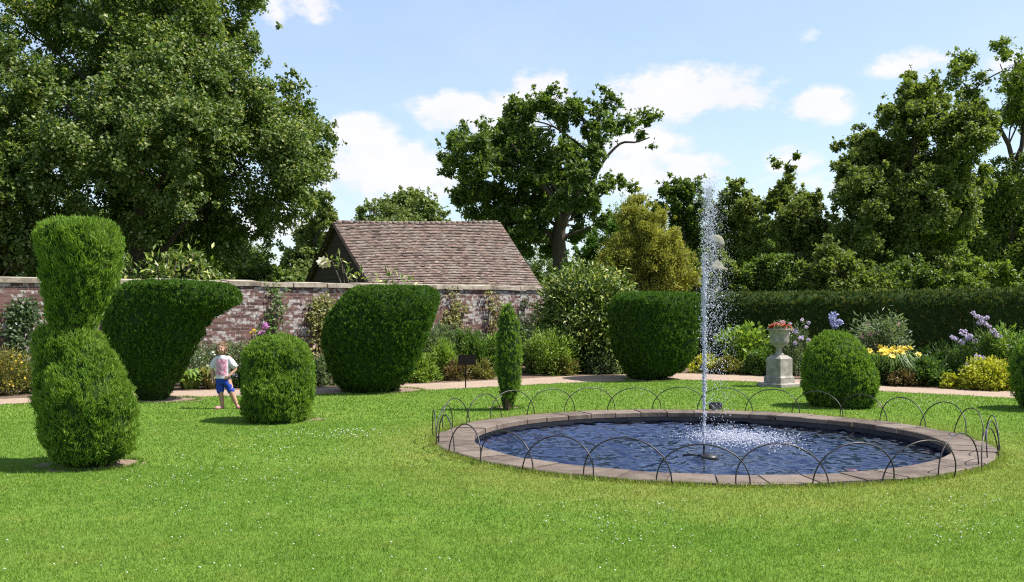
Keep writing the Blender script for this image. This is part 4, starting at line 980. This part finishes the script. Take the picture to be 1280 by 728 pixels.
plant('climbing_rose', 'rusty leaved climber on the wall beside the dark flat topped cup', 'climber', 0, 0, 372, 24, 'p_olive', 1700, .085, .05, form='climber', pos=wall_pt(400, 0, .03), flowers=('pink', 5, .05, 'single'))
plant('rock_rose', 'grey green low bush between the stepped ball and the dark cup', 'plant', 404, D0(404, .5), 446, 19, 'p_grey', 2600, .07, .03, form='mound')
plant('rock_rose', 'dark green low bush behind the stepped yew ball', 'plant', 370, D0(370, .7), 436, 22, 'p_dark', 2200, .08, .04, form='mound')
plant('leafy_perennial', 'bright green low clump at the foot of the dark flat topped cup', 'plant', 526, D0(526, .5), 446, 24, 'p_bright', 2600, .10, .03, form='mound')
plant('leafy_perennial', 'tall greyish perennial against the wall beside the dark flat topped cup', 'plant', 546, D0(546, 2.2), 408, 30, 'p_grey', 3600, .12, .03, form='upright')
plant('leafy_perennial', 'broad clump of long green leaves behind the small sign', 'plant', 590, D0(590, 1.7), 415, 40, 'p_green', 3800, .17, .035, form='upright')
plant('leafy_perennial', 'yellow green sword leaved clump above the small sign', 'plant', 556, D0(556, 1.2), 428, 28, 'p_bright', 2600, .15, .03, form='upright')
plant('leafy_perennial', 'olive and rust tinted clump beside the sign post', 'plant', 570, D0(570, .5), 450, 18, 'p_brown', 1500, .10, .025, form='mound')
plant('leafy_perennial', 'rust tinted low plant between the sign and the slender yew finger', 'plant', 600, D0(600, .5), 452, 20, 'p_olive', 2000, .10, .025, form='mound')
plant('leafy_perennial', 'broad bright leaved plant just behind the slender yew finger', 'plant', 625, D0(625, 1.5), 422, 24, 'p_bright', 1500, .16, .06, form='upright')
for k, (px, z_top, hw, mt, lab) in enumerate([(566, 366, 17, 'p_olive', 'brownish climber high on the wall beside the dark flat topped cup'), (612, 362, 20, 'p_olive', 'sparse climber below the coping behind the slender yew finger'), (655, 364, 20, 'p_dark', 'green climber on the wall end beside the laurel'), (345, 360, 10, 'p_green', 'small tuft of leaves on the wall above the stepped ball')]):
    plant('wall_climber', lab, 'climber', 0, 0, z_top, hw * (1.2, .8, .9, 1)[k], mt, (650, 260, 500, 300)[k], .09, .05, form='climber', pos=wall_pt(px, 0, .03))
plant('golden_spirea', 'feathery yellow green shrub between the yew finger and the laurel', 'shrub', 690, D0(690, .8), 412, 33, 'p_bright', 5200, .09, .03, form='upright')
plant('golden_spirea', 'low yellow green plant at the path edge before the laurel', 'shrub', 706, D0(706, .4), 444, 18, 'p_olive', 1900, .09, .025, form='mound')
plant('penstemon', 'green stems with small purple flowers sloping beside the laurel', 'plant', 668, D0(668, 1.6), 404, 24, 'p_green', 2200, .1, .03, form='upright', flowers=('purple', 60, .035, 'single'))
plant('fuchsia', 'dark low bush with purple flowers under the laurel', 'shrub', 720, D0(720, 1.2), 428, 26, 'p_dark', 2600, .09, .04, form='mound', flowers=('purple', 26, .035, 'single'))
plant('grey_shrub', 'grey green low shrub by the path under the laurel', 'shrub', 752, D0(752, .5), 436, 28, 'p_grey', 3600, .075, .035, form='mound')
# variegated laurel
YS = 25.0
plant('variegated_laurel', 'big rounded shrub with pale cream edged leaves at the end of the wall', 'shrub', 735, YS, 338, 68, 'laurel', 20000, .14, .058, form='mound', dep=1.3, up=-.25)
# right-hand border
plant('lady_mantle', 'golden green low plant by the path just behind the water jet', 'plant', 884, D0(884, .4), 444, 24, 'p_gold', 1900, .07, .04, form='mound')
plant('lady_mantle', 'olive gold low plant by the path between the jet and the urn', 'plant', 912, D0(912, .35), 447, 20, 'p_olive', 1900, .07, .04, form='mound')
plant('hydrangea', 'big leafed bright green shrub beside the stone urn', 'shrub', 932, D0(932, 1.2), 407, 36, 'p_bright', 2600, .13, .085, form='upright', flowers=('orange', 5, .05, 'single'))
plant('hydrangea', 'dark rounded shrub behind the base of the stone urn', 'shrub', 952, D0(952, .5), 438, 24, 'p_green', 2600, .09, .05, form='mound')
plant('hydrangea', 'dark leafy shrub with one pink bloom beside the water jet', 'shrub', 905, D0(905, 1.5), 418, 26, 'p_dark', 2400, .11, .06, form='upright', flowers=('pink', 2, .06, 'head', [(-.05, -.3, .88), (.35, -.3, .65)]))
plant('phlox', 'lilac phlox between the stone urn and the rounded yew ball', 'plant', 994, D0(994, .9), 408, 22, 'p_grey', 2400, .09, .025, form='upright', flowers=('lilac', 9, .06, 'head', [(-.18, -.2, 1.22), (-.05, -.2, 1.05), (.1, -.2, 1.32), (.2, -.2, 1.15), (.28, -.1, 1.25), (-.25, -.3, 1.0), (.05, -.3, .9), (.22, -.3, .85), (-.1, -.35, .78)]))
plant('pink_phlox', 'pink flowered stems just behind the stone urn', 'plant', 974, D0(974, 1.2), 408, 14, 'p_green', 1200, .09, .025, form='upright', flowers=('pink', 4, .06, 'head', [(.02, -.2, 1.25), (.12, -.2, 1.15), (.22, -.2, 1.08), (-.1, -.1, 1.2)]))
plant('agapanthus', 'blue flowered stems showing above the rounded yew ball', 'plant', 1042, D0(1042, .9), 414, 18, 'p_green', 1000, .1, .03, form='upright', flowers=('blue', 4, .085, 'head', [(-.06, -.1, 1.34), (.10, -.1, 1.27), (-.02, -.1, 1.22), (.0, 0, 1.42)]))
plant('butterfly_bush', 'tall arching shrub tipped with small pink flower heads before the hedge', 'shrub', 1102, D0(1102, 1.6), 394, 42, 'p_grey', 5600, .12, .032, form='upright', up=-.3, flowers=('pink', 26, .05, 'head'))
plant('daylily', 'clump of yellow daylilies in flower beside the rounded yew ball', 'plant', 1115, D0(1115, .7), 440, 36, 'p_green', 420, .34, .03, form='arching', flowers=('daylily', 34, .085, 'trumpet'))
plant('low_shrub', 'brownish low plant at the path edge under the daylilies', 'shrub', 1130, D0(1130, .35), 464, 24, 'p_brown', 2400, .06, .03, form='mound')
plant('low_shrub', 'green low plant at the path edge beside the rounded yew ball', 'shrub', 1100, D0(1100, .4), 462, 14, 'p_dark', 1500, .07, .035, form='mound')
plant('low_shrub', 'rounded fresh green mound between the daylilies and the golden mound', 'shrub', 1162, D0(1162, .6), 449, 28, 'p_green', 4200, .075, .04, form='mound')
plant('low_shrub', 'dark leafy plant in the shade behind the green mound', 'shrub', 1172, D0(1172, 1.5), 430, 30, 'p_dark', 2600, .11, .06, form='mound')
plant('phlox', 'pale lilac phlox before the hedge, shorter one beside the golden mound', 'plant', 1200, D0(1200, 1.0), 430, 19, 'p_green', 2000, .09, .026, form='upright', flowers=('lilac', 7, .066, 'head', [(-.18, -.2, .97), (-.02, -.2, 1.1), (.12, -.2, 1.02), (-.08, -.25, .9), (.05, -.25, 1.0), (.22, -.2, .93), (-.25, -.2, 1.0)]))
plant('phlox', 'tallest pale lilac phlox leaning before the hedge', 'plant', 1232, D0(1232, 1.1), 415, 22, 'p_green', 2400, .09, .026, form='upright', flowers=('lilac', 10, .066, 'head', [(-.35, -.2, 1.5), (-.26, -.2, 1.42), (-.17, -.2, 1.38), (-.10, -.2, 1.28), (-.02, -.2, 1.22), (.05, -.2, 1.12), (.12, -.2, 1.05), (.2, -.2, 1.02), (-.2, -.2, 1.3), (-.06, -.2, 1.4)]))
plant('phlox', 'tiny lilac blooms low between the green mound and golden mound', 'plant', 1213, D0(1213, .6), 458, 14, 'p_green', 1100, .08, .026, form='upright', flowers=('lilac', 5, .06, 'head', [(-.15, -.2, .48), (-.05, -.2, .56), (.06, -.2, .62), (.0, -.2, .5), (.14, -.2, .6)]))
plant('leafy_shrub', 'upright leafy green shrub at the picture edge behind the golden mound', 'shrub', 1256, D0(1256, 1.2), 408, 28, 'p_bright', 3000, .11, .035, form='upright', flowers=('cream', 5, .05, 'head'))
plant('golden_mound', 'bright golden leaved mound spilling onto the path', 'shrub', 1236, D0(1236, .35), 449, 38, 'p_gold', 6200, .07, .045, form='mound')
plant('golden_mound', 'smaller golden leaved tuft at the path edge by the green mound', 'shrub', 1190, D0(1190, .3), 470, 16, 'p_gold', 1500, .07, .045, form='mound')
plant('leafy_shrub', 'green shrub behind the yew bush that the picture edge cuts', 'shrub', 1300, D0(1300, 1.0), 415, 40, 'p_green', 3000, .11, .04, form='upright')
# magnolia behind the wall, leaves above the coping
def magnolia(label, Y, sprigs, base_px, bloom=None):
    g = P(base_px, HY, Y) * [1, 1, 0]; root = thing('magnolia_bush', label, 'shrub', g); off = g; lv = []; wd_ = []
    for (px, py, n, r) in sprigs:
        n = int(n * .65)
        q = P(px, py, Y) + [0, RNG.uniform(-.3, .3), 0]; p = q + RNG.normal(size=(n, 3)) * r / F_PX * Y * .45
        lv.append((*leaves(p, rdir(n) + [0, -.2, .5] + unit(p - q) * .8, RNG.normal(size=(n, 3)) * .5 + [.2, -.2, .8], RNG.uniform(.16, .27, n), .075, fold=.05), 0)); wd_.append((*tube(curve([g + [0, 0, .2], (g + q) / 2 + [0, 0, .3] + rdir(1)[0] * .2, q], 8), np.linspace(.04, .012, 8), 6), None, 0))
    build('foliage', [(l[0] - off, *l[1:]) for l in lv], [M['magnolia']], root); build('branches', [(w_[0] - off, *w_[1:]) for w_ in wd_], [M['bark']], root, True)
    if bloom: c = np.tile(P(*bloom, Y - .1), (3, 1)) + RNG.normal(0, .03, (3, 3)); b1 = blossoms(c, .17, 7, up=np.array([.15, -.8, .5])); build('flowers', [(b1[0] - off, b1[1], b1[2], 0)], [M['f_cream']], root)


magnolia('magnolia leaves showing above the coping behind the bird yew', 23.2, [(165, 335, 30, 16), (198, 330, 40, 18), (225, 328, 46, 20), (248, 336, 34, 16), (242, 318, 26, 16), (180, 348, 26, 16), (255, 350, 18, 12), (210, 345, 40, 22)], 215)
magnolia('magnolia branch with one white bloom before the dark barn gable', 26.0, [(415, 326, 16, 10), (428, 331, 14, 9), (436, 344, 16, 10), (447, 350, 14, 12), (480, 350, 18, 13), (498, 350, 18, 13), (512, 354, 12, 10), (488, 344, 10, 8), (424, 322, 8, 7)], 455, (404, 327))

# ------------------------------------------------------------------ urn on pedestal
u0 = G(974, 484.5); u0[1] += .25; u0[0] = (974 - CX) / F_PX * u0[1]; su = u0[1] / F_PX
urn = thing('stone_urn', 'weathered stone urn on a square pedestal beside the path', 'urn', u0); rz = .62
hz_ = lambda py: EYE - (py - HY) / F_PX * u0[1]
def sqlathe(prof, rz):
    V, Fq = [], []
    for r, z in prof:
        for k in range(4): a_ = rz + math.pi / 4 + k * math.pi / 2; V.append((r * math.sqrt(2) * math.cos(a_), r * math.sqrt(2) * math.sin(a_), z))
    for i in range(len(prof) - 1):
        for k in range(4): Fq.append([i * 4 + k, i * 4 + (k + 1) % 4, i * 4 + 4 + (k + 1) % 4, i * 4 + 4 + k])
    Fq.append([3, 2, 1, 0]); Fq.append([(len(prof) - 1) * 4 + k for k in range(4)])
    return np.array(V), Fq
z1 = hz_(447)
build('plinth', [(*sqlathe([(.31, 0), (.31, .06), (.30, .075)], rz), None, 0)], [M['stone']], urn)
build('pedestal', [(*sqlathe([(.215, .075), (.215, .19), (.205, .2), (.19, .215), (.185, .23), (.185, z1 - .02), (.165, z1), (.11, z1 + .045), (.09, z1 + .05)], rz), None, 0)], [M['stone']], urn)
zb_, zt_ = z1 + .05, hz_(411)
H_ = zt_ - zb_
build('bowl', [(*lathe([(.10, zb_), (.095, zb_ + .02), (.065, zb_ + .05), (.055, zb_ + H_ * .2), (.06, zb_ + H_ * .27), (.095, zb_ + H_ * .31), (.10, zb_ + H_ * .34), (.17, zb_ + H_ * .40), (.188, zb_ + H_ * .52), (.19, zb_ + H_ * .86), (.20, zb_ + H_ * .9), (.245, zb_ + H_ * .95), (.25, zt_), (.19, zt_), (.17, zt_ - .05)], 28), None, 0)], [M['stone']], urn, True)
ge = thing('geranium', 'red geraniums with pale leaves filling the stone urn', 'plant', (u0[0], u0[1], zt_ - .03)); n = 420
a_ = RNG.uniform(0, 6.28, n); r = .23 * np.sqrt(RNG.random(n)); p = np.stack([r * np.cos(a_), r * np.sin(a_), RNG.uniform(0, .10, n)], 1)
lv = leaves(p, rdir(n) + [0, 0, .5], rdir(n) + [0, 0, 1.], RNG.uniform(.03, .06, n), .035); sp_ = np.stack([RNG.uniform(-.12, .12, 60), RNG.uniform(-.1, .1, 60), RNG.uniform(.08, .19, 60)], 1)
build('foliage', [(*lv, 0), (*leaves(sp_, rdir(60) + [0, 0, 1.], rdir(60), .05, .012), 0)], [M['p_grey']], ge)
fp = []
for k in range(20):
    a_ = RNG.uniform(0, 6.28); q = np.array([.2 * math.cos(a_) * RNG.uniform(.4, 1.1), .2 * math.sin(a_) * RNG.uniform(.4, 1.1), RNG.uniform(.05, .10)]); cc = q + rdir(22) * .034; fp.append((*blossoms(cc, .026, 4), 0))
build('flowers', fp, [M['f_red']], ge)

# ------------------------------------------------------------------ sign
sg_ = G(582, 485.5); ss = sg_[1] / F_PX
sign = thing('plant_sign', 'small dark board on a thin stake at the lawn edge', 'sign', sg_)
V, Fq = box((0, 0, 0), (22 * ss, .02, 12.5 * ss)); ti = -.12
V = np.stack([V[:, 0], V[:, 1] * math.cos(ti) - V[:, 2] * math.sin(ti), V[:, 1] * math.sin(ti) + V[:, 2] * math.cos(ti)], 1) + [2 * ss, -.02, 35.5 * ss]
build('board', [(V, Fq, None, 0)], [M['sign']], sign); build('stake', [(*tube([(0, 0, -.1), (0, 0, 32 * ss)], .012, 8), None, 0)], [M['sign']], sign, True)

# pale domed ornament beyond the hedge, seen through the spray
oc = P(894, HY, 29.6) * [1, 1, 0]; so = 29.6 / F_PX; zo = lambda py: EYE - (py - HY) * so
orn = thing('garden_ornament', 'pale stone post with a flared shelf and domed cap beyond the hedge', 'ornament', oc)
build('post', [(*lathe([(.10, 0), (.10, .1), (.07, .2), (.07, zo(338))], 16), None, 0)], [M['finial']], orn, True)
build('shelf', [(*lathe([(.12, zo(340)), (.36, zo(339)), (.37, zo(336)), (.24, zo(334)), (.20, zo(329)), (.07, zo(326))], 24), None, 0)], [M['finial']], orn, True)
build('shaft', [(*lathe([(.06, zo(328)), (.05, zo(318)), (.06, zo(308))], 12), None, 0)], [M['finial']], orn, True)
build('dome', [(*lathe([(.10, zo(310)), (.27, zo(309)), (.275, zo(305)), (.25, zo(300)), (.19, zo(296)), (.10, zo(294)), (.01, zo(293.4))], 24), None, 0)], [M['finial']], orn, True)

# ------------------------------------------------------------------ child
def remesh(name, parts, mat, parent, vox, smooth_it=4, fold=0):
    o = build(name, parts, [mat], parent, True)
    md = o.modifiers.new('r', 'REMESH'); md.mode = 'VOXEL'; md.voxel_size = vox; md.use_smooth_shade = True
    sm_ = o.modifiers.new('s', 'SMOOTH'); sm_.iterations = smooth_it; sm_.factor = .5
    dg = bpy.context.evaluated_depsgraph_get(); me = bpy.data.meshes.new_from_object(o.evaluated_get(dg)); o.modifiers.clear()
    old = o.data; o.data = me; bpy.data.meshes.remove(old); me.name = name
    if not me.materials: me.materials.append(mat)
    if fold:
        co_ = np.empty(len(me.vertices) * 3); me.vertices.foreach_get('co', co_); co_ = co_.reshape(-1, 3); no_ = np.array([v.normal[:] for v in me.vertices])
        am = np.array([mnoise.noise(Vector((q[0] * 16 + q[2] * 9, q[1] * 16, q[2] * 15 - q[0] * 10))) for q in co_]); co_ += no_ * (am * fold)[:, None]; me.vertices.foreach_set('co', co_.ravel()); me.update()
    for p in me.polygons: p.use_smooth = True
    return o


def limb(pts, rad, seg=14, n=14):
    cv = curve(pts, n); ra = np.interp(np.linspace(0, len(rad) - 1, n), np.arange(len(rad)), rad); V, Fq = tube(cv, ra, seg)
    return [(V, Fq, None, 0), (cv[0] + ICO2[0] * ra[0], ICO2[1], None, 0), (cv[-1] + ICO2[0] * ra[-1], ICO2[1], None, 0)]


def ell(c, r, b=ICO3): return [(np.asarray(c, float) + b[0] * np.asarray(r, float), b[1], None, 0)]


def torso(rows, n=26, seg=28):                                    # rows (z, cx, cy, rx, ry)
    rows = np.array(rows, float); z = np.linspace(rows[0, 0], rows[-1, 0], n); q = [np.interp(z, rows[:, 0], rows[:, k]) for k in range(1, 5)]; A = np.linspace(0, 2 * math.pi, seg, endpoint=False)
    V = np.concatenate([np.stack([q[0][i] + q[2][i] * np.cos(A), q[1][i] + q[3][i] * np.sin(A), np.full(seg, z[i])], 1) for i in range(n)]); Fq = []
    for i in range(n - 1):
        for k in range(seg): Fq.append([i * seg + k, i * seg + (k + 1) % seg, (i + 1) * seg + (k + 1) % seg, (i + 1) * seg + k])
    Fq.append(list(range(seg))[::-1]); Fq.append([(n - 1) * seg + k for k in range(seg)])
    return [(V, Fq, None, 0)]


cg = G(280.5, 511); kid = thing('person', 'small curly haired child in pink and white shirt and blue shorts, hand on hip', 'person', cg)
HC = np.array([-.045, -.005, .955])
bd = []
bd += torso([(.44, -.02, 0, .105, .075), (.52, -.025, 0, .105, .075), (.62, -.03, 0, .098, .07), (.72, -.03, 0, .105, .072), (.80, -.03, 0, .10, .065), (.835, -.03, 0, .06, .05), (.85, -.032, 0, .035, .035)])
bd += limb([(-.032, .0, .81), (-.038, .0, .86), (-.043, -.002, .91)], [.036, .032, .034])
bd += ell(HC, (.068, .078, .085)) + ell(HC + [.0, -.022, -.045], (.05, .052, .045)) + ell(HC + [.004, -.078, -.018], (.011, .014, .012)) + ell(HC + [-.066, .0, -.01], (.01, .018, .022)) + ell(HC + [.066, .0, -.01], (.01, .018, .022)) + ell(HC + [-.03, -.062, -.032], (.022, .018, .02)) + ell(HC + [.034, -.062, -.032], (.022, .018, .02))
bd += limb([(-.075, 0, .46), (-.062, -.005, .34), (-.055, -.012, .245), (-.042, .005, .14), (-.03, .012, .05)], [.066, .055, .041, .039, .025])
bd += limb([(.04, 0, .46), (.085, -.005, .34), (.118, -.012, .25), (.160, .005, .14), (.197, .012, .05)], [.066, .055, .041, .039, .025])
for fx, tw_ in ((-.03, -.25), (.20, .25)):
    bd += limb([(fx, .02, .03), (fx + tw_ * .15, -.04, .026), (fx + tw_ * .32, -.10, .016)], [.026, .027, .018])
# hanging arm (viewer's left) and bent arm, hand on hip
bd += limb([(-.135, .005, .80), (-.175, .0, .70), (-.185, -.005, .62), (-.178, -.025, .53), (-.172, -.045, .455)], [.036, .031, .026, .024, .017])
bd += limb([(.078, .005, .80), (.13, .01, .72), (.172, .015, .635), (.13, -.03, .565), (.085, -.068, .518)], [.036, .031, .027, .024, .018])


def hand(w, d, side, sc=.078, curl=.3):
    """palm and five fingers; d = pointing direction, side = towards the thumb"""
    w = np.asarray(w, float); d = unit(np.asarray(d, float)); s = np.asarray(side, float); s = unit(s - d * np.dot(s, d)); nn = np.cross(d, s); o = []
    o += limb([w, w + d * sc * .28, w + d * sc * .5], [.015, .018, .017], 10, 6)
    for k, (off_, ln) in enumerate(((.016, .42), (.0055, .48), (-.0055, .45), (-.015, .36))):
        b_ = w + d * sc * .48 + s * off_; e1 = b_ + d * sc * ln * .5 + nn * sc * curl * .12; e2 = b_ + d * sc * ln * .9 + nn * sc * curl * .4; o += limb([b_ - d * .01, e1, e2], [.0066, .006, .005], 8, 7)
    tb = w + d * sc * .15 + s * .013; o += limb([tb, tb + s * .018 + d * .014, tb + s * .024 + d * .034], [.0085, .0075, .006], 8, 6)
    return o


bd += hand((-.171, -.048, .452), (-.02, -.1, -1), (.2, -1, 0))
bd += hand((.083, -.07, .516), (-.75, -.25, -.5), (-.2, -.5, .9), curl=-.2)
body = remesh('body', bd, M['skin'], kid, .0042, 3)
sh = torso([(.475, -.022, 0, .122, .092), (.56, -.026, 0, .116, .086), (.66, -.03, 0, .113, .082), (.74, -.03, 0, .117, .082), (.80, -.03, 0, .115, .076), (.832, -.032, 0, .078, .062), (.846, -.034, 0, .05, .05)])
sh += limb([(-.11, .003, .798), (-.152, .0, .745), (-.186, .0, .675)], [.046, .05, .054]) + limb([(.055, .003, .798), (.105, .006, .745), (.150, .012, .675)], [.046, .05, .054])
remesh('shirt', sh, M['shirt'], kid, .006, 4, .0085)
so_ = torso([(.40, -.02, 0, .118, .085), (.45, -.02, 0, .124, .09), (.50, -.022, 0, .12, .088)]) + limb([(-.068, 0, .44), (-.068, -.003, .36), (-.062, -.005, .285)], [.07, .065, .06]) + limb([(.03, 0, .44), (.07, -.003, .36), (.100, -.005, .29)], [.07, .065, .06])
remesh('shorts', so_, M['shorts'], kid, .006, 4, .008)
for fx, tw_ in ((-.03, -.25), (.20, .25)):
    V, Fq = box((0, 0, 0), (1, 1, 1)); build('shoe', [(np.concatenate([tube(curve([(fx, .035, .018), (fx + tw_ * .15, -.04, .018), (fx + tw_ * .34, -.112, .014)], 8), [.026, .03, .031, .031, .032, .032, .028, .018], 12)[0] * [1, 1, .95]]), tube(np.zeros((8, 3)) + np.arange(8)[:, None], 1, 12)[1], None, 0)], [M['shoe']], kid, True)
hr = []
hb = ICO3[0]; k = ~((hb[:, 1] < -.35) & (hb[:, 2] < .38)); cap_v = HC + [0, .012, .010] + hb * [.072, .079, .083]
hr.append((cap_v, np.array([f for f in ICO3[1] if k[f].all()]), None, 0, True))
n = 900; d = rdir(n); k = ~((d[:, 1] < -.45) & (d[:, 2] < .5)) & (d[:, 2] > -.75); d = d[k]; n = len(d); p = HC + [0, .012, .006] + d * [.074, .08, .083]
hr.append((*leaves(p, RNG.normal(size=(n, 3)) * .8 + d * .6 - [0, 0, .7], d + RNG.normal(size=(n, 3)) * .5, RNG.uniform(.022, .042, n), .013, fold=.3), 0))
n = 150; sx = np.where(RNG.random(n) < .5, -1, 1); p = HC + np.stack([sx * RNG.uniform(.05, .074, n), RNG.uniform(-.03, .05, n), RNG.uniform(-.06, .01, n)], 1)
hr.append((*leaves(p, RNG.normal(size=(n, 3)) * .5 - [0, 0, 1], RNG.normal(size=(n, 3)), RNG.uniform(.03, .05, n), .014, fold=.2), 0))
build('hair', hr, [M['hair']], kid)
for s_ in (-1, 1):
    build('eye', [(HC + [.002 + s_ * .026, -.071, .008] + ICO2[0] * [.0085, .005, .005], ICO2[1], None, 0)], [M['dark']], kid, True)
build('mouth', [(HC + [.003, -.0735, -.048] + ICO2[0] * [.016, .005, .005], ICO2[1], None, 0)], [M['lip']], kid, True)

# ------------------------------------------------------------------ light, sky, camera
EL_S, AZ = math.radians(58), math.radians(-2.5)                     # sun over +X, slightly towards the camera
sd = Vector((math.cos(EL_S) * math.cos(AZ), math.cos(EL_S) * math.sin(AZ), math.sin(EL_S)))
L_ = bpy.data.lights.new('sun', 'SUN'); L_.energy = 5.0; L_.angle = math.radians(.5); L_.color = (1, .95, .87)
so_ = bpy.data.objects.new('sun', L_); COL.objects.link(so_); so_.rotation_euler = sd.to_track_quat('Z', 'Y').to_euler()
wld = bpy.data.worlds.new('World'); scn.world = wld; wld.use_nodes = True; nt = wld.node_tree; bg = nt.nodes['Background']; bg.inputs[1].default_value = .112
sky = N(nt, 'ShaderNodeTexSky', sky_type='NISHITA'); sky.sun_disc = False; sky.sun_elevation = EL_S; sky.sun_rotation = math.pi / 2 - AZ; sky.dust_density = 1.0; sky.air_density = 1.0; sky.ozone_density = 1.0
tc = N(nt, 'ShaderNodeTexCoord'); sp = N(nt, 'ShaderNodeSeparateXYZ'); nt.links.new(tc.outputs['Generated'], sp.inputs[0])


def mth(op, a_, b_=None, c_=None, clamp=False):
    n_ = N(nt, 'ShaderNodeMath', operation=op); n_.use_clamp = clamp
    for i_, v in enumerate((a_, b_, c_)):
        if v is None: continue
        if isinstance(v, (int, float)): n_.inputs[i_].default_value = v
        else: nt.links.new(v, n_.inputs[i_])
    return n_.outputs[0]


az = mth('ARCTAN2', sp.outputs[0], sp.outputs[1]); el = mth('ARCSINE', sp.outputs[2])
cv_ = N(nt, 'ShaderNodeCombineXYZ'); nt.links.new(az, cv_.inputs[0]); nt.links.new(mth('MULTIPLY', el, 1.7), cv_.inputs[1])
w1 = tex_noise(nt, 11, 6, .58, vec=cv_.outputs[0]); w2 = tex_noise(nt, 45, 4, .6, vec=cv_.outputs[0]); w3 = tex_noise(nt, 4.0, 5, .6, vec=cv_.outputs[0])
tot = None
CL = [(390, 12, 42, 20, .9), (345, 8, 32, 28, .6), (370, 35, 40, 10, .35), (470, 212, 105, 46, 1.0), (545, 232, 60, 26, .8), (450, 165, 52, 22, .9), (575, 140, 66, 24, 1.1), (675, 118, 46, 32, 1.15), (630, 150, 95, 40, .8), (858, 118, 105, 34, 1.15), (930, 124, 42, 24, 1.05), (1023, 133, 44, 22, 1.1), (800, 200, 90, 60, .75), (865, 213, 58, 22, 1.0), (1135, 80, 62, 22, .8), (1012, 40, 34, 20, .35), (990, 200, 40, 22, .8), (1262, 78, 40, 22, .7), (340, 290, 100, 40, .7), (560, 50, 55, 16, .15), (700, 180, 130, 50, .5), (1000, 235, 160, 30, .5), (530, 120, 50, 14, .3)]
for px, py, rx, ry, s_ in CL:
    a0 = math.atan2(px - CX, F_PX); e0 = math.atan2(HY - py, math.hypot(F_PX, px - CX)); wa = rx / F_PX * math.cos(a0) ** 2; we = ry / F_PX * math.cos(a0)
    d2 = mth('ADD', mth('POWER', mth('ABSOLUTE', mth('DIVIDE', mth('SUBTRACT', az, a0), wa)), 2), mth('POWER', mth('ABSOLUTE', mth('DIVIDE', mth('SUBTRACT', el, e0), we)), 2))
    g = mth('MULTIPLY', mth('EXPONENT', mth('MULTIPLY', d2, -.9)), s_); tot = g if tot is None else mth('MAXIMUM', tot, g)
nse = mth('ADD', mth('MULTIPLY', mth('SUBTRACT', w1, .5), 1.9), mth('MULTIPLY', mth('SUBTRACT', w2, .5), 1.1))
hi = mth('MULTIPLY', mth('SUBTRACT', w3, .52, None, True), mth('GREATER_THAN', el, .36)); hi = mth('MULTIPLY', hi, 4.0)
cov = mth('MULTIPLY', mth('SUBTRACT', mth('ADD', mth('MULTIPLY', tot, 1.05), mth('MULTIPLY', nse, mth('MULTIPLY', tot, 1.7, None, True))), .36), 2.6, None, True)
cov = mth('MAXIMUM', cov, mth('MULTIPLY', hi, 1.0, None, True))
thin = mth('MULTIPLY', mth('SUBTRACT', w3, .44, None, True), .6)
cov2 = mth('MAXIMUM', mth('MULTIPLY', cov, .92), thin)
skyc = mix(nt, .35, sky.outputs[0], (2.9, 3.5, 4.6))
cc = mix(nt, cov2, skyc, mix(nt, w1, (4.0, 4.0, 4.4), (4.95, 4.85, 4.9)))
nt.links.new(cc, bg.inputs[0])

cam = bpy.data.cameras.new('camera'); cam.sensor_width = 36; cam.lens = F_PX / 1280 * 36; cam.shift_y = (HY - 364) / 1280; cam.clip_start = .1; cam.clip_end = 9000
co = bpy.data.objects.new('camera', cam); COL.objects.link(co); co.location = (0, 0, EYE); co.rotation_euler = (math.pi / 2, 0, 0); scn.camera = co
vs = scn.view_settings; vs.view_transform = 'Standard'; vs.look = 'None'; vs.exposure = 1.0; vs.gamma = 1.0; vs.use_curve_mapping = False
scn.render.engine = 'CYCLES'; cy = scn.cycles; cy.filter_width = 1.15; cy.use_denoising = False; cy.denoising_prefilter = 'ACCURATE'; cy.denoising_input_passes = 'RGB_ALBEDO_NORMAL'; cy.max_bounces = 6; cy.diffuse_bounces = 4; cy.glossy_bounces = 3; cy.transmission_bounces = 4; cy.transparent_max_bounces = 12; cy.sample_clamp_indirect = 6; cy.use_adaptive_sampling = False
